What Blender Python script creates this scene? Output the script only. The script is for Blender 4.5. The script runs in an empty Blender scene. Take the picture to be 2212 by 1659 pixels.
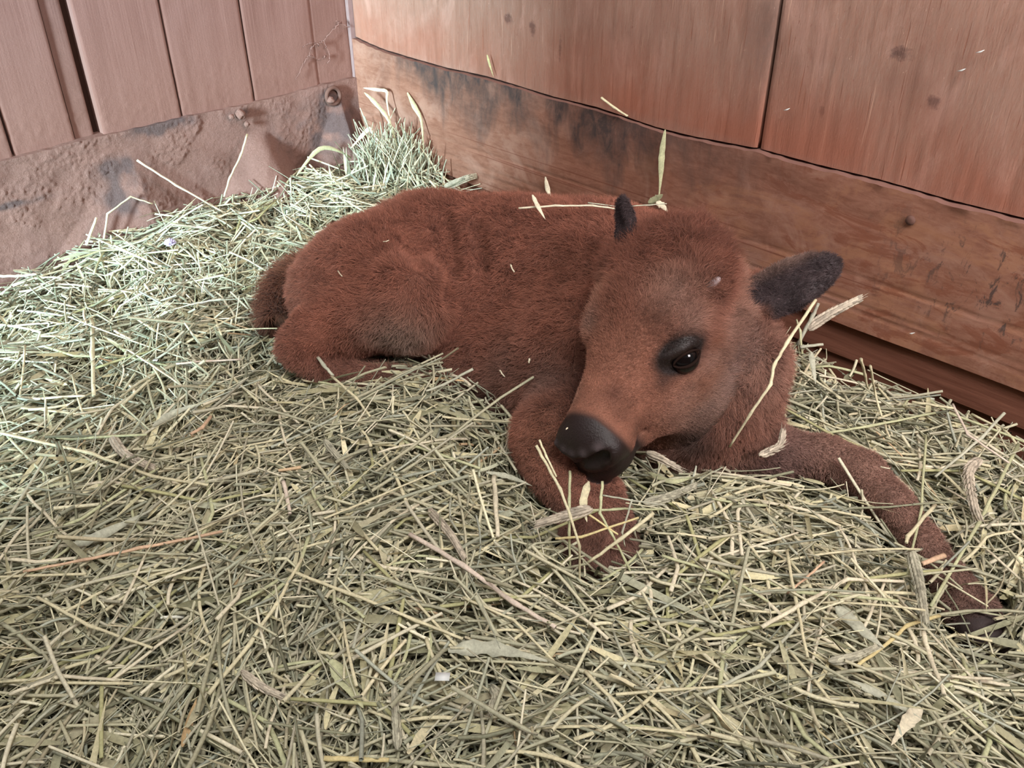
import bpy, math, random, time
import numpy as np
from mathutils import Vector, Matrix
T0 = time.time()
rng = np.random.default_rng(7); random.seed(7)
C = bpy.context.scene.collection
S = bpy.context.scene

# ------------------------------------------------------------------ camera
F_PX = 1940.0; PITCH = math.radians(33.15); CAM_Z = 0.9
cam_d = bpy.data.cameras.new('camera'); cam_d.sensor_width = 36; cam_d.lens = 36 * F_PX / 2212
cam = bpy.data.objects.new('camera', cam_d); C.objects.link(cam)
cam.location = (0, 0, CAM_Z); cam.rotation_euler = (math.pi / 2 - PITCH, 0, 0)
cam_d.clip_start = 0.02
cam_d.dof.use_dof = False
S.camera = cam
S.view_settings.view_transform = 'Standard'; S.view_settings.look = 'None'
S.view_settings.gamma = 1; S.view_settings.use_curve_mapping = False
S.view_settings.exposure = -0.10

# ------------------------------------------------------------------ light
w = bpy.data.worlds.new('barn_air'); S.world = w; w.use_nodes = True
w.node_tree.nodes['Background'].inputs[0].default_value = (0.92, 0.93, 0.90, 1)
w.node_tree.nodes['Background'].inputs[1].default_value = 0.31

def area(name, loc, target, sx, sy, power, col):
    d = bpy.data.lights.new(name, 'AREA'); d.shape = 'RECTANGLE'; d.size = sx; d.size_y = sy
    d.energy = power; d.color = col
    o = bpy.data.objects.new(name, d); C.objects.link(o); o.location = loc
    o.rotation_euler = (Vector(target) - Vector(loc)).to_track_quat('-Z', 'Y').to_euler()
    return o
# daylight from the barn door behind and to the left of the viewer
area('door_daylight', (-2.72, -2.2, 1.2), (-0.7, 1.7, 0.2), 0.42, 1.1, 1030, (0.63, 0.89, 1.0))
# soft light from the open top of the stall
area('loft_daylight', (0.5, -0.6, 3.0), (0.3, 1.4, 0.0), 1.2, 0.8, 82, (1.0, 0.98, 0.94))
area('high_wall_fill', (-1.2, 0.4, 2.9), (0.5, 1.9, 0.5), 0.9, 0.7, 20, (1.0, 0.88, 0.90))  # added high lamp aimed at the right wall; no window known there
gl = area('right_wall_fill', (1.5, -0.5, 1.75), (0.95, 0.95, 1.05), 0.6, 0.5, 16, (1.0, 0.88, 0.88)); gl.data.spread = math.radians(75)  # added narrow lamp that brightens the upper right wall; no real source known

# ------------------------------------------------------------------ pixel helpers (photo frame 2212 x 1659)
CT, ST = math.cos(PITCH), math.sin(PITCH)
def ray(px, py):
    a = (px - 1106.0) / F_PX; b = (829.5 - py) / F_PX
    return np.array([a, CT + b * ST, -ST + b * CT])
def PT(px, py, t):                       # point at depth t
    return np.array([0, 0, CAM_Z]) + ray(px, py) * t
def PZ(px, py, z):                       # point at height z
    r = ray(px, py); return PT(px, py, (z - CAM_Z) / r[2])
CX, CY = -0.375, 2.222                   # the stall corner
def PR(px, py, off=0.0):                 # point on the right wall, off metres in front of it
    r = ray(px, py); return PT(px, py, (CX + CY - off * math.sqrt(2)) / (r[0] + r[1]))
def PL(px, py, off=0.0):
    r = ray(px, py); return PT(px, py, (CY - CX - off * math.sqrt(2)) / (r[1] - r[0]))
Q = math.sqrt(0.5)
def s_right(p): return (p[0] - CX) * Q - (p[1] - CY) * Q       # distance from the corner along the right wall
def s_left(p): return (p[0] - CX) * Q + (p[1] - CY) * Q        # negative away from the corner
def project(P):                          # world points -> pixels
    P = np.asarray(P, float); d = P - np.array([0, 0, CAM_Z])
    f = d[..., 1] * CT - d[..., 2] * ST; u = d[..., 1] * ST + d[..., 2] * CT
    return 1106 + F_PX * d[..., 0] / f, 829.5 - F_PX * u / f

# ------------------------------------------------------------------ numpy noise
def _hash(ix, iy, iz, seed):
    h = (ix.astype(np.int64) * 374761393 + iy.astype(np.int64) * 668265263 + iz.astype(np.int64) * 2147483647 + seed * 1274126177) & 0xFFFFFFFF
    h = ((h ^ (h >> 13)) * 1274126177) & 0xFFFFFFFF
    return ((h ^ (h >> 16)) & 0xFFFFFF).astype(np.float32) / float(0xFFFFFF) * 2 - 1
def vnoise(P, seed=0):
    P = np.asarray(P, np.float32); i = np.floor(P).astype(np.int64); f = P - i; f = f * f * (3 - 2 * f)
    r = 0
    for dx in (0, 1):
        wx = f[:, 0] if dx else 1 - f[:, 0]
        for dy in (0, 1):
            wy = f[:, 1] if dy else 1 - f[:, 1]
            for dz in (0, 1):
                wz = f[:, 2] if dz else 1 - f[:, 2]
                r = r + wx * wy * wz * _hash(i[:, 0] + dx, i[:, 1] + dy, i[:, 2] + dz, seed)
    return r
def fbm(P, seed=0, octv=4):
    r = 0; a = 1.0; P = np.asarray(P, np.float32)
    for o in range(octv):
        r = r + a * vnoise(P * (2 ** o) + 17.3 * o, seed + o); a *= 0.5
    return r
def vnoise3(P, seed=0): return np.stack([vnoise(P, seed + k * 31) for k in range(3)], -1)
def sstep(a, b, x):
    t = np.clip((x - a) / (b - a), 0, 1); return t * t * (3 - 2 * t)

# ------------------------------------------------------------------ mesh helpers
def mesh_np(name, V, quads=None, tris=None, mat=None, parent=None, smooth=True, col=None, link=True):
    me = bpy.data.meshes.new(name); V = np.asarray(V, np.float32)
    loops = []; starts = []; n = 0
    for F in (quads, tris):
        if F is None or len(F) == 0: continue
        F = np.asarray(F, np.int32); k = F.shape[1]
        loops.append(F.ravel()); starts.append(n + np.arange(len(F), dtype=np.int32) * k); n += F.size
    loops = np.concatenate(loops); starts = np.concatenate(starts)
    me.vertices.add(len(V)); me.vertices.foreach_set('co', V.ravel())
    me.loops.add(len(loops)); me.loops.foreach_set('vertex_index', loops)
    me.polygons.add(len(starts)); me.polygons.foreach_set('loop_start', starts)
    me.update(calc_edges=True)
    if smooth: me.polygons.foreach_set('use_smooth', np.ones(len(starts), bool))
    if col is not None:
        a = me.color_attributes.new('col', 'FLOAT_COLOR', 'POINT')
        c = np.ones((len(V), 4), np.float32); c[:, :3] = col; a.data.foreach_set('color', c.ravel())
    if mat: me.materials.append(mat)
    if not link: return me
    o = bpy.data.objects.new(name, me); C.objects.link(o)
    if parent: o.parent = parent
    return o
def tag(o, label=None, cat=None, group=None, kind=None):
    if label: o['label'] = label
    if cat: o['category'] = cat
    if group: o['group'] = group
    if kind: o['kind'] = kind
    return o
class Geo:
    """collects numpy pieces into one mesh"""
    def __init__(s): s.V = []; s.Q = []; s.T = []; s.Cc = []; s.n = 0
    def add(s, V, Q=None, T=None, col=(1, 1, 1)):
        V = np.asarray(V, np.float32).reshape(-1, 3)
        if Q is not None: s.Q.append(np.asarray(Q, np.int32) + s.n)
        if T is not None: s.T.append(np.asarray(T, np.int32) + s.n)
        s.V.append(V); s.Cc.append(np.broadcast_to(np.asarray(col, np.float32), (len(V), 3))); s.n += len(V)
    def build(s, name, mat, parent=None, **k):
        return mesh_np(name, np.concatenate(s.V), np.concatenate(s.Q) if s.Q else None,
                       np.concatenate(s.T) if s.T else None, mat, parent, col=np.concatenate(s.Cc), **k)
def tube(P, R, sides=6, caps=True, flat=1.0, up=None):
    """polyline tube; R scalar or per point; flat squashes one way"""
    P = np.asarray(P, float); n = len(P); R = np.broadcast_to(np.asarray(R, float), (n,))
    t = np.gradient(P, axis=0); t /= np.linalg.norm(t, axis=1, keepdims=True) + 1e-9
    ref = np.array(up if up is not None else (0, 0, 1.0)); 
    V = []
    for i in range(n):
        a = np.cross(t[i], ref)
        if np.linalg.norm(a) < 0.1: a = np.cross(t[i], (1, 0, 0.3))
        a /= np.linalg.norm(a); b = np.cross(a, t[i])
        for k in range(sides):
            an = 2 * math.pi * k / sides
            V.append(P[i] + R[i] * (a * math.cos(an) + b * math.sin(an) * flat))
    Qd = [[i * sides + k, i * sides + (k + 1) % sides, (i + 1) * sides + (k + 1) % sides, (i + 1) * sides + k] for i in range(n - 1) for k in range(sides)]
    Tt = []
    if caps:
        V.append(P[0]); V.append(P[-1]); c0, c1 = n * sides, n * sides + 1
        Tt = [[c0, (k + 1) % sides, k] for k in range(sides)] + [[c1, (n - 1) * sides + k, (n - 1) * sides + (k + 1) % sides] for k in range(sides)]
    return np.array(V), np.array(Qd), (np.array(Tt) if caps else None)

# ------------------------------------------------------------------ material helpers
class NT:
    def __init__(s, name):
        s.m = bpy.data.materials.new(name); s.m.use_nodes = True; s.t = s.m.node_tree; s.p = s.t.nodes['Principled BSDF']
        s.tc = s.t.nodes.new('ShaderNodeTexCoord')
    def n(s, typ, **k):
        x = s.t.nodes.new(typ)
        for a, b in k.items(): setattr(x, a, b)
        return x
    def l(s, a, b): s.t.links.new(a, b)
    def val(s, x, sock):
        if isinstance(x, (int, float)): sock.default_value = x
        elif isinstance(x, tuple): sock.default_value = x if len(x) == len(sock.default_value) else x + (1,)
        else: s.l(x, sock)
    def map(s, scale=(1, 1, 1), loc=(0, 0, 0), rot=(0, 0, 0), src=None):
        m = s.n('ShaderNodeMapping'); m.inputs['Scale'].default_value = scale; m.inputs['Location'].default_value = loc; m.inputs['Rotation'].default_value = rot
        s.l(src or s.tc.outputs['Object'], m.inputs[0]); return m.outputs[0]
    def noise(s, vec, scale=5, detail=6, rough=0.55, dist=0.0):
        x = s.n('ShaderNodeTexNoise'); x.inputs['Scale'].default_value = scale; x.inputs['Detail'].default_value = detail
        x.inputs['Roughness'].default_value = rough; x.inputs['Distortion'].default_value = dist; s.l(vec, x.inputs['Vector']); return x.outputs['Fac']
    def ramp(s, fac, stops, interp='LINEAR'):
        x = s.n('ShaderNodeValToRGB'); x.color_ramp.interpolation = interp; e = x.color_ramp.elements
        while len(e) < len(stops): e.new(0.5)
        for i, (p, c) in enumerate(stops):
            e[i].position = p; e[i].color = (c, c, c, 1) if isinstance(c, (int, float)) else tuple(c) + (1,)
        s.l(fac, x.inputs[0]); return x.outputs[0]
    def mix(s, f, a, b, mode='MIX'):
        x = s.n('ShaderNodeMix', data_type='RGBA', blend_type=mode); s.val(f, x.inputs[0]); s.val(a, x.inputs[6]); s.val(b, x.inputs[7]); return x.outputs[2]
    def math(s, op, a, b=0.0, clamp=False):
        x = s.n('ShaderNodeMath', operation=op, use_clamp=clamp); s.val(a, x.inputs[0]); s.val(b, x.inputs[1]); return x.outputs[0]
    def sep(s):
        x = s.n('ShaderNodeSeparateXYZ'); s.l(s.tc.outputs['Object'], x.inputs[0]); return x.outputs
    def window(s, v, a, b, c, d):        # 0 below a, 1 between b and c, 0 above d
        x = s.n('ShaderNodeMapRange'); s.l(v, x.inputs[0]); x.inputs[1].default_value = a; x.inputs[2].default_value = b
        y = s.n('ShaderNodeMapRange'); s.l(v, y.inputs[0]); y.inputs[1].default_value = d; y.inputs[2].default_value = c
        return s.math('MULTIPLY', x.outputs[0], y.outputs[0])
    def bump(s, h, strength=0.3, dist=0.002):
        x = s.n('ShaderNodeBump'); x.inputs['Strength'].default_value = strength; x.inputs['Distance'].default_value = dist
        s.l(h, x.inputs['Height']); s.l(x.outputs[0], s.p.inputs['Normal'])
    def out(s, col, rough=0.8, spec=0.2):
        s.val(col, s.p.inputs['Base Color']); s.val(rough, s.p.inputs['Roughness']); s.p.inputs['Specular IOR Level'].default_value = spec; return s.m
def plain(name, col, rough=0.7, spec=0.3):
    n = NT(name); f = n.noise(n.map(), 60, 3)
    return n.out(n.mix(f, tuple(c * 0.8 for c in col), tuple(min(1, c * 1.15) for c in col)), rough, spec)

def wood_plywood():
    n = NT('plywood_stained')
    g1 = n.noise(n.map((38, 38, 5)), 2.2, 9, 0.7, 0.5); g2 = n.noise(n.map((190, 190, 34)), 2.0, 6, 0.7, 0.3)
    big = n.noise(n.map((2.6, 2.6, 2.2)), 1.6, 5, 0.6, 0.6); pale = n.noise(n.map((7, 7, 3.5), (3, 1, 2)), 1.5, 7, 0.65, 0.8)
    c = n.mix(n.ramp(g1, [(0.25, 0), (0.75, 1)]), (0.230, 0.133, 0.096), (0.36, 0.232, 0.180))
    c = n.mix(n.math('MULTIPLY', n.ramp(g2, [(0.35, 0), (0.75, 1)]), 0.42), c, (0.30, 0.105, 0.055))
    c = n.mix(n.math('MULTIPLY', n.ramp(pale, [(0.52, 0), (0.64, 1)]), 0.55), c, (0.47, 0.285, 0.225))
    c = n.mix(n.math('MULTIPLY', n.ramp(big, [(0.45, 0), (0.66, 1)]), 0.5), c, (0.22, 0.108, 0.078))
    # scratches
    sc = n.noise(n.map((260, 260, 9), (0, 0, 0), (0.0, 0.55, 0.0)), 1.0, 3, 0.5, 0.4); sc2 = n.noise(n.map((230, 230, 8), (4, 0, 7), (0.0, -0.6, 0.0)), 1.0, 3, 0.5, 0.5)
    s1 = n.ramp(sc, [(0.66, 0), (0.72, 1)]); s2 = n.ramp(sc2, [(0.68, 0), (0.74, 1)])
    c = n.mix(n.math('MULTIPLY', s1, 0.55), c, (0.24, 0.08, 0.045)); c = n.mix(n.math('MULTIPLY', s2, 0.5), c, (0.72, 0.46, 0.33))
    x_, _, z_ = n.sep(); wob = n.noise(n.map((1, 1, 1)), 70, 5, 0.7)
    spots = 0.0
    for (sx, sz, rx, rz) in ((0.523, 0.540, .012, .014), (0.588, 0.532, .008, .018), (0.66, 0.505, .004, .03), (1.20, .50, .006, .010), (1.36, .545, .010, .012), (1.30, .60, .02, .012)):
        dx = n.math('DIVIDE', n.math('SUBTRACT', x_, sx), rx); dz = n.math('DIVIDE', n.math('SUBTRACT', z_, sz), rz)
        dd = n.math('ADD', n.math('MULTIPLY', dx, dx), n.math('MULTIPLY', dz, dz))
        spots = n.math('MAXIMUM', spots, n.math('SUBTRACT', n.math('ADD', 1.0, n.math('MULTIPLY', n.math('SUBTRACT', wob, 0.5), 4.0)), dd, True))
    c = n.mix(n.math('MULTIPLY', spots, 0.75), c, (0.09, 0.05, 0.042))
    gj = n.math('MULTIPLY', n.window(x_, 1.035, 1.085, 1.096, 1.112), n.ramp(n.noise(n.map((9, 9, 3)), 3, 6, .7, .5), [(.38, 0), (.6, 1)]))
    c = n.mix(n.math('MULTIPLY', gj, 0.6), c, (0.13, 0.085, 0.07))
    sp = n.noise(n.map((150, 150, 60)), 1.6, 4, 0.7); c = n.mix(n.math('MULTIPLY', n.ramp(sp, [(.64, 0), (.72, 1)]), .6), c, (0.17, 0.06, 0.038)); c = n.mix(n.math('MULTIPLY', n.ramp(sp, [(.28, 1), (.34, 0)]), .5), c, (0.60, 0.38, 0.30))
    # dust along the lower edge
    z = n.sep()[2]; d = n.window(z, 0.40, 0.43, 0.45, 0.56)
    c = n.mix(n.math('MULTIPLY', n.math('MULTIPLY', d, n.ramp(big, [(0.3, 0.3), (0.6, 1)])), 0.75), c, (0.30, 0.105, 0.062))
    n.bump(n.math('ADD', g1, n.math('ADD', n.math('MULTIPLY', g2, 0.9), n.math('MULTIPLY', s1, -0.5))), 0.55, 0.002)
    return n.out(c, n.ramp(big, [(0.3, 0.66), (0.7, 0.85)]), 0.2)
def wood_kick():
    n = NT('kickboard_grimy'); x, _, z = n.sep()
    g1 = n.noise(n.map((13, 40, 46)), 2.2, 9, 0.72, 0.5); big = n.noise(n.map((5, 5, 6)), 1.5, 7, 0.66, 0.8); fine = n.noise(n.map((90, 90, 30)), 2, 5, 0.7)
    c = n.mix(n.ramp(g1, [(0.3, 0), (0.7, 1)]), (0.19, 0.080, 0.050), (0.31, 0.155, 0.105))
    c = n.mix(n.math('MULTIPLY', n.ramp(big, [(0.5, 0), (0.63, 1)]), 0.6), c, (0.37, 0.21, 0.155))
    tan = n.noise(n.map((4, 9, 9), (9, 2, 4)), 1.3, 8, 0.7, 1.2)
    c = n.mix(n.math('MULTIPLY', n.ramp(tan, [(0.50, 0), (0.60, .8)]), n.math('MULTIPLY', n.window(x, 0.75, 1.0, 2.4, 2.8), 0.8)), c, (0.34, 0.165, 0.095))
    brn = n.noise(n.map((5, 11, 12), (2, 7, 1)), 1.6, 8, 0.72, 1.0)
    c = n.mix(n.math('MULTIPLY', n.ramp(brn, [(0.54, 0), (0.60, 1)]), n.math('MULTIPLY', n.window(x, 0.8, 1.2, 2.4, 2.8), 0.65)), c, (0.19, 0.065, 0.035))
    # black mould under the seam
    m1 = n.noise(n.map((34, 34, 16)), 1.4, 9, 0.74, 0.7); reach = n.noise(n.map((7, 7, 3)), 1.5, 5, 0.6, 0.5)
    depth = n.math('MULTIPLY', n.math('SUBTRACT', n.math('ADD', z, n.math('MULTIPLY', n.math('SUBTRACT', reach, 0.5), 0.42)), 0.310), 10.0, True)
    mk = n.math('MULTIPLY', depth, n.window(x, 0.06, 0.24, 0.80, 1.25), True)
    mk2 = n.math('MULTIPLY', n.ramp(m1, [(0.56, 0), (0.62, 1)]), n.math('MULTIPLY', n.window(x, 1.25, 1.5, 1.9, 2.1), n.window(z, 0.20, 0.26, 0.36, 0.42)))
    mk = n.math('MULTIPLY', n.math('MAXIMUM', n.math('MULTIPLY', mk, n.ramp(m1, [(0.30, 0.5), (0.58, 1.15)])), mk2), 0.86, True)
    c = n.mix(mk, c, (0.062, 0.046, 0.042))
    # scraped lines low on the board
    gl = n.noise(n.map((0.8, 1, 130)), 1.0, 3, 0.5, 0.1)
    c = n.mix(n.math('MULTIPLY', n.ramp(gl, [(0.60, 0), (0.64, 1)]), n.math('MULTIPLY', n.window(z, 0.17, 0.19, 0.28, 0.33), 0.65)), c, (0.15, 0.05, 0.03))
    ge = n.n('ShaderNodeNewGeometry'); sz_ = n.n('ShaderNodeSeparateXYZ'); n.l(ge.outputs['True Normal'], sz_.inputs[0]); c = n.mix(n.ramp(sz_.outputs[2], [(.5, 0), (.8, 1)]), c, (0.19, 0.10, 0.08))
    n.bump(n.math('ADD', g1, n.math('MULTIPLY', fine, 0.8)), 0.35, 0.003)
    return n.out(c, 0.8, 0.15)
def wood_planks():
    n = NT('dusty_planks'); x, _, z = n.sep()
    g1 = n.noise(n.map((130, 130, 2.2)), 1.7, 6, 0.6, 0.12); big = n.noise(n.map((6, 6, 4)), 1.5, 6, 0.6, 0.6); dust = n.noise(n.map((70, 70, 60)), 4.5, 8, 0.8)
    v = n.n('ShaderNodeVertexColor'); v.layer_name = 'col'
    c = n.mix(n.ramp(g1, [(0.32, 0), (0.68, 1)]), (0.150, 0.078, 0.066), (0.225, 0.125, 0.108))
    c = n.mix(1.0, c, v.outputs[0], 'MULTIPLY')
    c = n.mix(n.math('MULTIPLY', n.ramp(big, [(0.42, 0), (0.62, 1)]), 0.5), c, (0.235, 0.135, 0.118))
    low = n.window(z, 0.2, 0.3, 0.34, 0.62)
    c = n.mix(n.math('MULTIPLY', n.math('ADD', low, n.ramp(dust, [(0.45, -0.35), (0.7, 0.5)]), True), 0.6), c, (0.235, 0.125, 0.096))
    c = n.mix(n.math('MULTIPLY', n.ramp(dust, [(0.66, 0), (0.72, 1)]), 0.4), c, (0.36, 0.24, 0.21))
    n.bump(n.math('ADD', n.math('MULTIPLY', g1, 0.6), n.math('MULTIPLY', dust, n.math('ADD', n.math('MULTIPLY', low, 1.3), 0.5))), 0.35, 0.003)
    return n.out(c, 0.9, 0.1)
def dirt_mat():
    n = NT('red_earth_crust'); v = n.n('ShaderNodeVertexColor'); v.layer_name = 'col'
    a = n.noise(n.map((1, 1, 1)), 260, 8, 0.8); b = n.noise(n.map(), 9, 5, 0.6, 0.6)
    c = n.mix(n.ramp(a, [(0.3, 0), (0.7, 1)]), (0.175, 0.092, 0.070), (0.30, 0.175, 0.145))
    c = n.mix(n.math('MULTIPLY', n.ramp(b, [(0.45, 0), (0.62, 1)]), 0.4), c, (0.27, 0.155, 0.13))
    c = n.mix(1.0, c, v.outputs[0], 'MULTIPLY')
    n.bump(n.math('ADD', a, n.math('MULTIPLY', n.noise(n.map(), 70, 5, .7), 1.2)), 0.8, 0.004); return n.out(c, 0.95, 0.05)
M_PLY, M_KICK, M_PLANK, M_DIRT = wood_plywood(), wood_kick(), wood_planks(), dirt_mat()
M_DARK = plain('dark_gap_wood', (0.03, 0.014, 0.01), 0.95, 0.05)
M_RAIL = None
def rail_mat():
    n = NT('dark_base_rail'); g = n.noise(n.map((3, 40, 50)), 2, 7, 0.65, 0.3)
    n.bump(g, 0.4, 0.003); return n.out(n.mix(n.ramp(g, [(0.35, 0), (0.7, 1)]), (0.12, 0.046, 0.028), (0.20, 0.085, 0.055)), 0.85, 0.12)
M_RAIL = rail_mat()

# ------------------------------------------------------------------ the setting
def wall_obj(o, side):
    o.location = (CX, CY, 0); o.rotation_euler = (0, 0, math.radians(-45 if side == 'R' else 45)); return o
def slab_grid(s0, s1, zb, zt, ds, dz, off, depth=0.03):
    """solid board in wall coords: front surface at y=-off(s,z); zb / zt callables of s"""
    ns = max(2, int(abs(s1 - s0) / ds) + 1); s = np.linspace(s0, s1, ns); b = zb(s); t = zt(s)
    nz = max(2, int(float(np.max(t - b)) / dz) + 1); v = np.linspace(0, 1, nz)
    Sg = np.repeat(s[:, None], nz, 1); Z = b[:, None] + (t - b)[:, None] * v[None]
    P = np.stack([Sg.ravel(), -off(Sg.ravel(), Z.ravel()), Z.ravel()], -1)
    idx = np.arange(ns * nz).reshape(ns, nz)
    Qf = np.stack([idx[:-1, :-1], idx[1:, :-1], idx[1:, 1:], idx[:-1, 1:]], -1).reshape(-1, 4)
    ring = np.concatenate([idx[:, 0], idx[-1, 1:], idx[-2::-1, -1], idx[0, -2:0:-1]])
    A = P[ring].copy(); B = A.copy(); B[:, 1] = depth; k = len(ring); na = len(P) + np.arange(k); nb = na + k   # the arris stays sharp
    Qs = np.stack([na, nb, np.roll(nb, -1), np.roll(na, -1)], -1)
    return np.concatenate([P, A, B]), np.concatenate([Qf, Qs])
const = lambda c: (lambda s: np.full_like(s, c))

# seam between kickboard and plywood on the right wall, traced
seam_px = [(775, 82), (800, 95), (835, 109), (900, 128), (970, 148), (1050, 165), (1120, 186), (1200, 211), (1290, 232), (1350, 252), (1420, 276), (1500, 296), (1640, 322), (1760, 355), (1900, 389), (2050, 432), (2212, 472)]
_sp = np.array([(s_right(PR(*p)), PR(*p)[2]) for p in seam_px])
seam = lambda s: np.interp(s, _sp[:, 0], _sp[:, 1])
# corner of the photo left board top
def planks():
    g = Geo(); top = 1.35
    zb = 0.325
    cuts = [(-30, 250), (28, 332), (110 + 52, 302), (205, 292), (218, 290), (389, 244), (546, 206), (686, 180), (765, 163)]
    ss = [s_left(PL(x, y)) for x, y in cuts]
    bnd = [(-1.75, ss[0] - 0.16, 1.0, 0.0), (ss[0] - 0.152, ss[1] - 0.003, 0.95, 0.003), (ss[1] + 0.002, ss[2], 1.0, 0.0), (ss[2] + 0.003, ss[3], 0.62, -0.006),
           (ss[4] + 0.003, ss[5] - 0.002, 1.05, 0.006), (ss[5] + 0.002, ss[6] - 0.002, 0.98, 0.004), (ss[6] + 0.002, ss[7] - 0.0005, 0.93, 0.003), (ss[7] + 0.001, -0.012, 0.82, 0.0)]
    for i, (a, b, c, o) in enumerate(bnd):
        def off(s, z, a=a, b=b, o=o, i=i):
            P = np.stack([s * 60, z * 5, s * 0 + i * 7], -1)
            e = np.minimum(s - a, b - s); 
            d = o + 0.0005 * vnoise(P, 3) - 0.0015 * np.exp(-(e / 0.002) ** 2)
            lowd = sstep(0.50, 0.33, z)
            return d + lowd * 0.0007 * np.maximum(0, fbm(np.stack([s * 130, z * 130, s * 0 + i], -1), 5, 3)) + 0.002 * lowd
        V, Qd = slab_grid(a, b, const(zb), const(top), 0.0035, 0.0035, off)
        g.add(V, Qd, col=(c, c * 0.99, c * 0.98))
    o = wall_obj(g.build('wall_left', M_PLANK, smooth=True), 'L'); tag(o, kind='structure')
    g = Geo(); V, Qd = slab_grid(-1.75, 0.02, const(0), const(top), 0.5, 0.5, lambda s, z: s * 0 - 0.022, 0.05); g.add(V, Qd)
    b = g.build('backing', M_DARK); b.parent = o
planks()

def ramp_px(pts):                         # list of (px,py) on left wall -> arrays of (s,z)
    a = np.array([(s_left(PL(*p)), PL(*p)[2]) for p in pts]); return a
def left_board():
    A = s_left(PL(548, 285)); Az = PL(548, 285)[2]
    A2 = s_left(PL(728, 262)); A3 = s_left(PL(290, 395))
    clean = []
    def off(s, z):
        base = np.full_like(s, 0.014)
        # smooth earth fans spilling down the board
        h = Az - z; wd = 0.012 + np.maximum(h, 0) * 0.62
        sa = lambda v, e: np.sqrt(v * v + e * e) - e
        fan = np.maximum(0, 1 - sa(s - A, .02) / wd) ** 0.9 * np.clip(h + .004, 0, 0.2) * 0.78
        fan2 = np.maximum(0, 1 - np.abs(s - A2) / (0.01 + np.maximum(0.315 - z, 0) * 0.5)) * np.clip(0.315 - z, 0, 0.2) * 0.38
        fan3 = np.maximum(0, 1 - np.abs(s - A3) / (0.02 + np.maximum(0.30 - z, 0) * 1.0)) * np.clip(0.30 - z, 0, 0.2) * 0.28
        f = np.maximum(np.maximum(fan, fan2), fan3)
        N = fbm(np.stack([s * 22, z * 22, s * 0], -1), 11, 3); lump = fbm(np.stack([s * 120, z * 120, s * 0 + 3], -1), 12, 2)
        crust = sstep(-0.7, 0.7, N + 0.3 * sstep(0.18, 0.32, z)) * (1 - 0.9 * sstep(0.0, 0.02, fan)) * sstep(0.02, -0.14, s)
        fine = vnoise(np.stack([s * 230, z * 230, s * 0 + 1], -1), 14)
        return base + f + crust * (0.0030 + 0.0026 * np.maximum(0, lump - 0.45) + 0.0016 * np.maximum(fine, -.2)) + 0.0003 * lump
    s0, s1 = -1.75, -0.004
    V, Qd = slab_grid(s0, s1, const(0.0), lambda s: 0.336 + 0.0025 * vnoise(np.stack([s * 9, s * 0, s * 0], -1), 4) + 0.0012 * vnoise(np.stack([s * 60, s * 0, s * 0], -1), 9), 0.0028, 0.0028, off, 0.02)
    s, z = V[:, 0], V[:, 2]
    # mould stains near the corner and below the top edge (own colour)
    n1 = fbm(np.stack([s * 14, z * 14, s * 0], -1), 21, 4); n2 = fbm(np.stack([s * 50, z * 50, s * 0], -1), 25, 4)
    st = np.exp(-((s + 0.13) / 0.11) ** 2) * np.exp(-((z - 0.24) / 0.055) ** 2) * 1.3
    for (px, py, rs, rz) in ((330, 272, .05, .015), (375, 258, .04, .012), (262, 355, .05, .02), (270, 415, .05, .03), (20, 437, .06, .006), (700, 215, .03, .02), (520, 240, .03, .01)):
        q = PL(px, py); st = st + 1.3 * np.exp(-((s - s_left(q)) / rs) ** 2 - ((z - q[2]) / rz) ** 2)
    st = np.clip(st * (0.55 + 0.8 * n1 + 0.6 * n2), 0, 0.75)[:, None]
    col = np.array([[1.0, 1.0, 1.0]]) * (1 + 0.10 * n1[:, None]) * (1 - st) + st * np.array([[0.36, 0.50, 0.62]])
    me = mesh_np('baseboard_left', V, Qd, None, M_DIRT, col=col); wall_obj(me, 'L'); tag(me, kind='structure')
    return me
BL = left_board()
# corroded washer, bolt head and earth lumps on the left board
def lump(name, c, r, mat, parent=None, squash=(1, 1, 1), seed=0, nz=0.25, res=14):
    u = np.linspace(0, 2 * math.pi, res * 2, endpoint=False); v = np.linspace(0.0, math.pi, res)
    U, Vv = np.meshgrid(u, v); D = np.stack([np.sin(Vv) * np.cos(U), np.sin(Vv) * np.sin(U), np.cos(Vv)], -1).reshape(-1, 3)
    R = r * (1 + nz * fbm(D * 1.7 + seed * 3.1, seed, 3)); P = D * R[:, None] * np.array(squash)
    idx = np.arange(res * res * 2).reshape(res, res * 2)
    Qd = np.stack([idx[:-1, :], np.roll(idx, -1, 1)[:-1], np.roll(idx, -1, 1)[1:], idx[1:, :]], -1).reshape(-1, 4)
    o = mesh_np(name, P + (np.array(c) if parent is None or True else 0), Qd, None, mat, col=(1, 1, 1)); return o
M_RUST = plain('rusty_iron', (0.12, 0.06, 0.045), 0.8, 0.3)
def ring_bolt():
    q = PL(707, 203); s, z = s_left(q), q[2]
    g = Geo(); an = np.linspace(0, 2 * math.pi, 25)[:-1]
    P = np.stack([s + 0.019 * np.cos(an), np.full(24, -0.024), z + 0.019 * np.sin(an)], -1)
    V, Qd, T = tube(np.vstack([P, P[:1]]), 0.005, 8, False, up=(0, 1, 0)); g.add(V, Qd)
    o = wall_obj(g.build('rusty_washer', M_RUST), 'L'); tag(o, 'round rusty washer pressed into the earth crust near the stall corner', 'washer')
ring_bolt()
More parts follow.
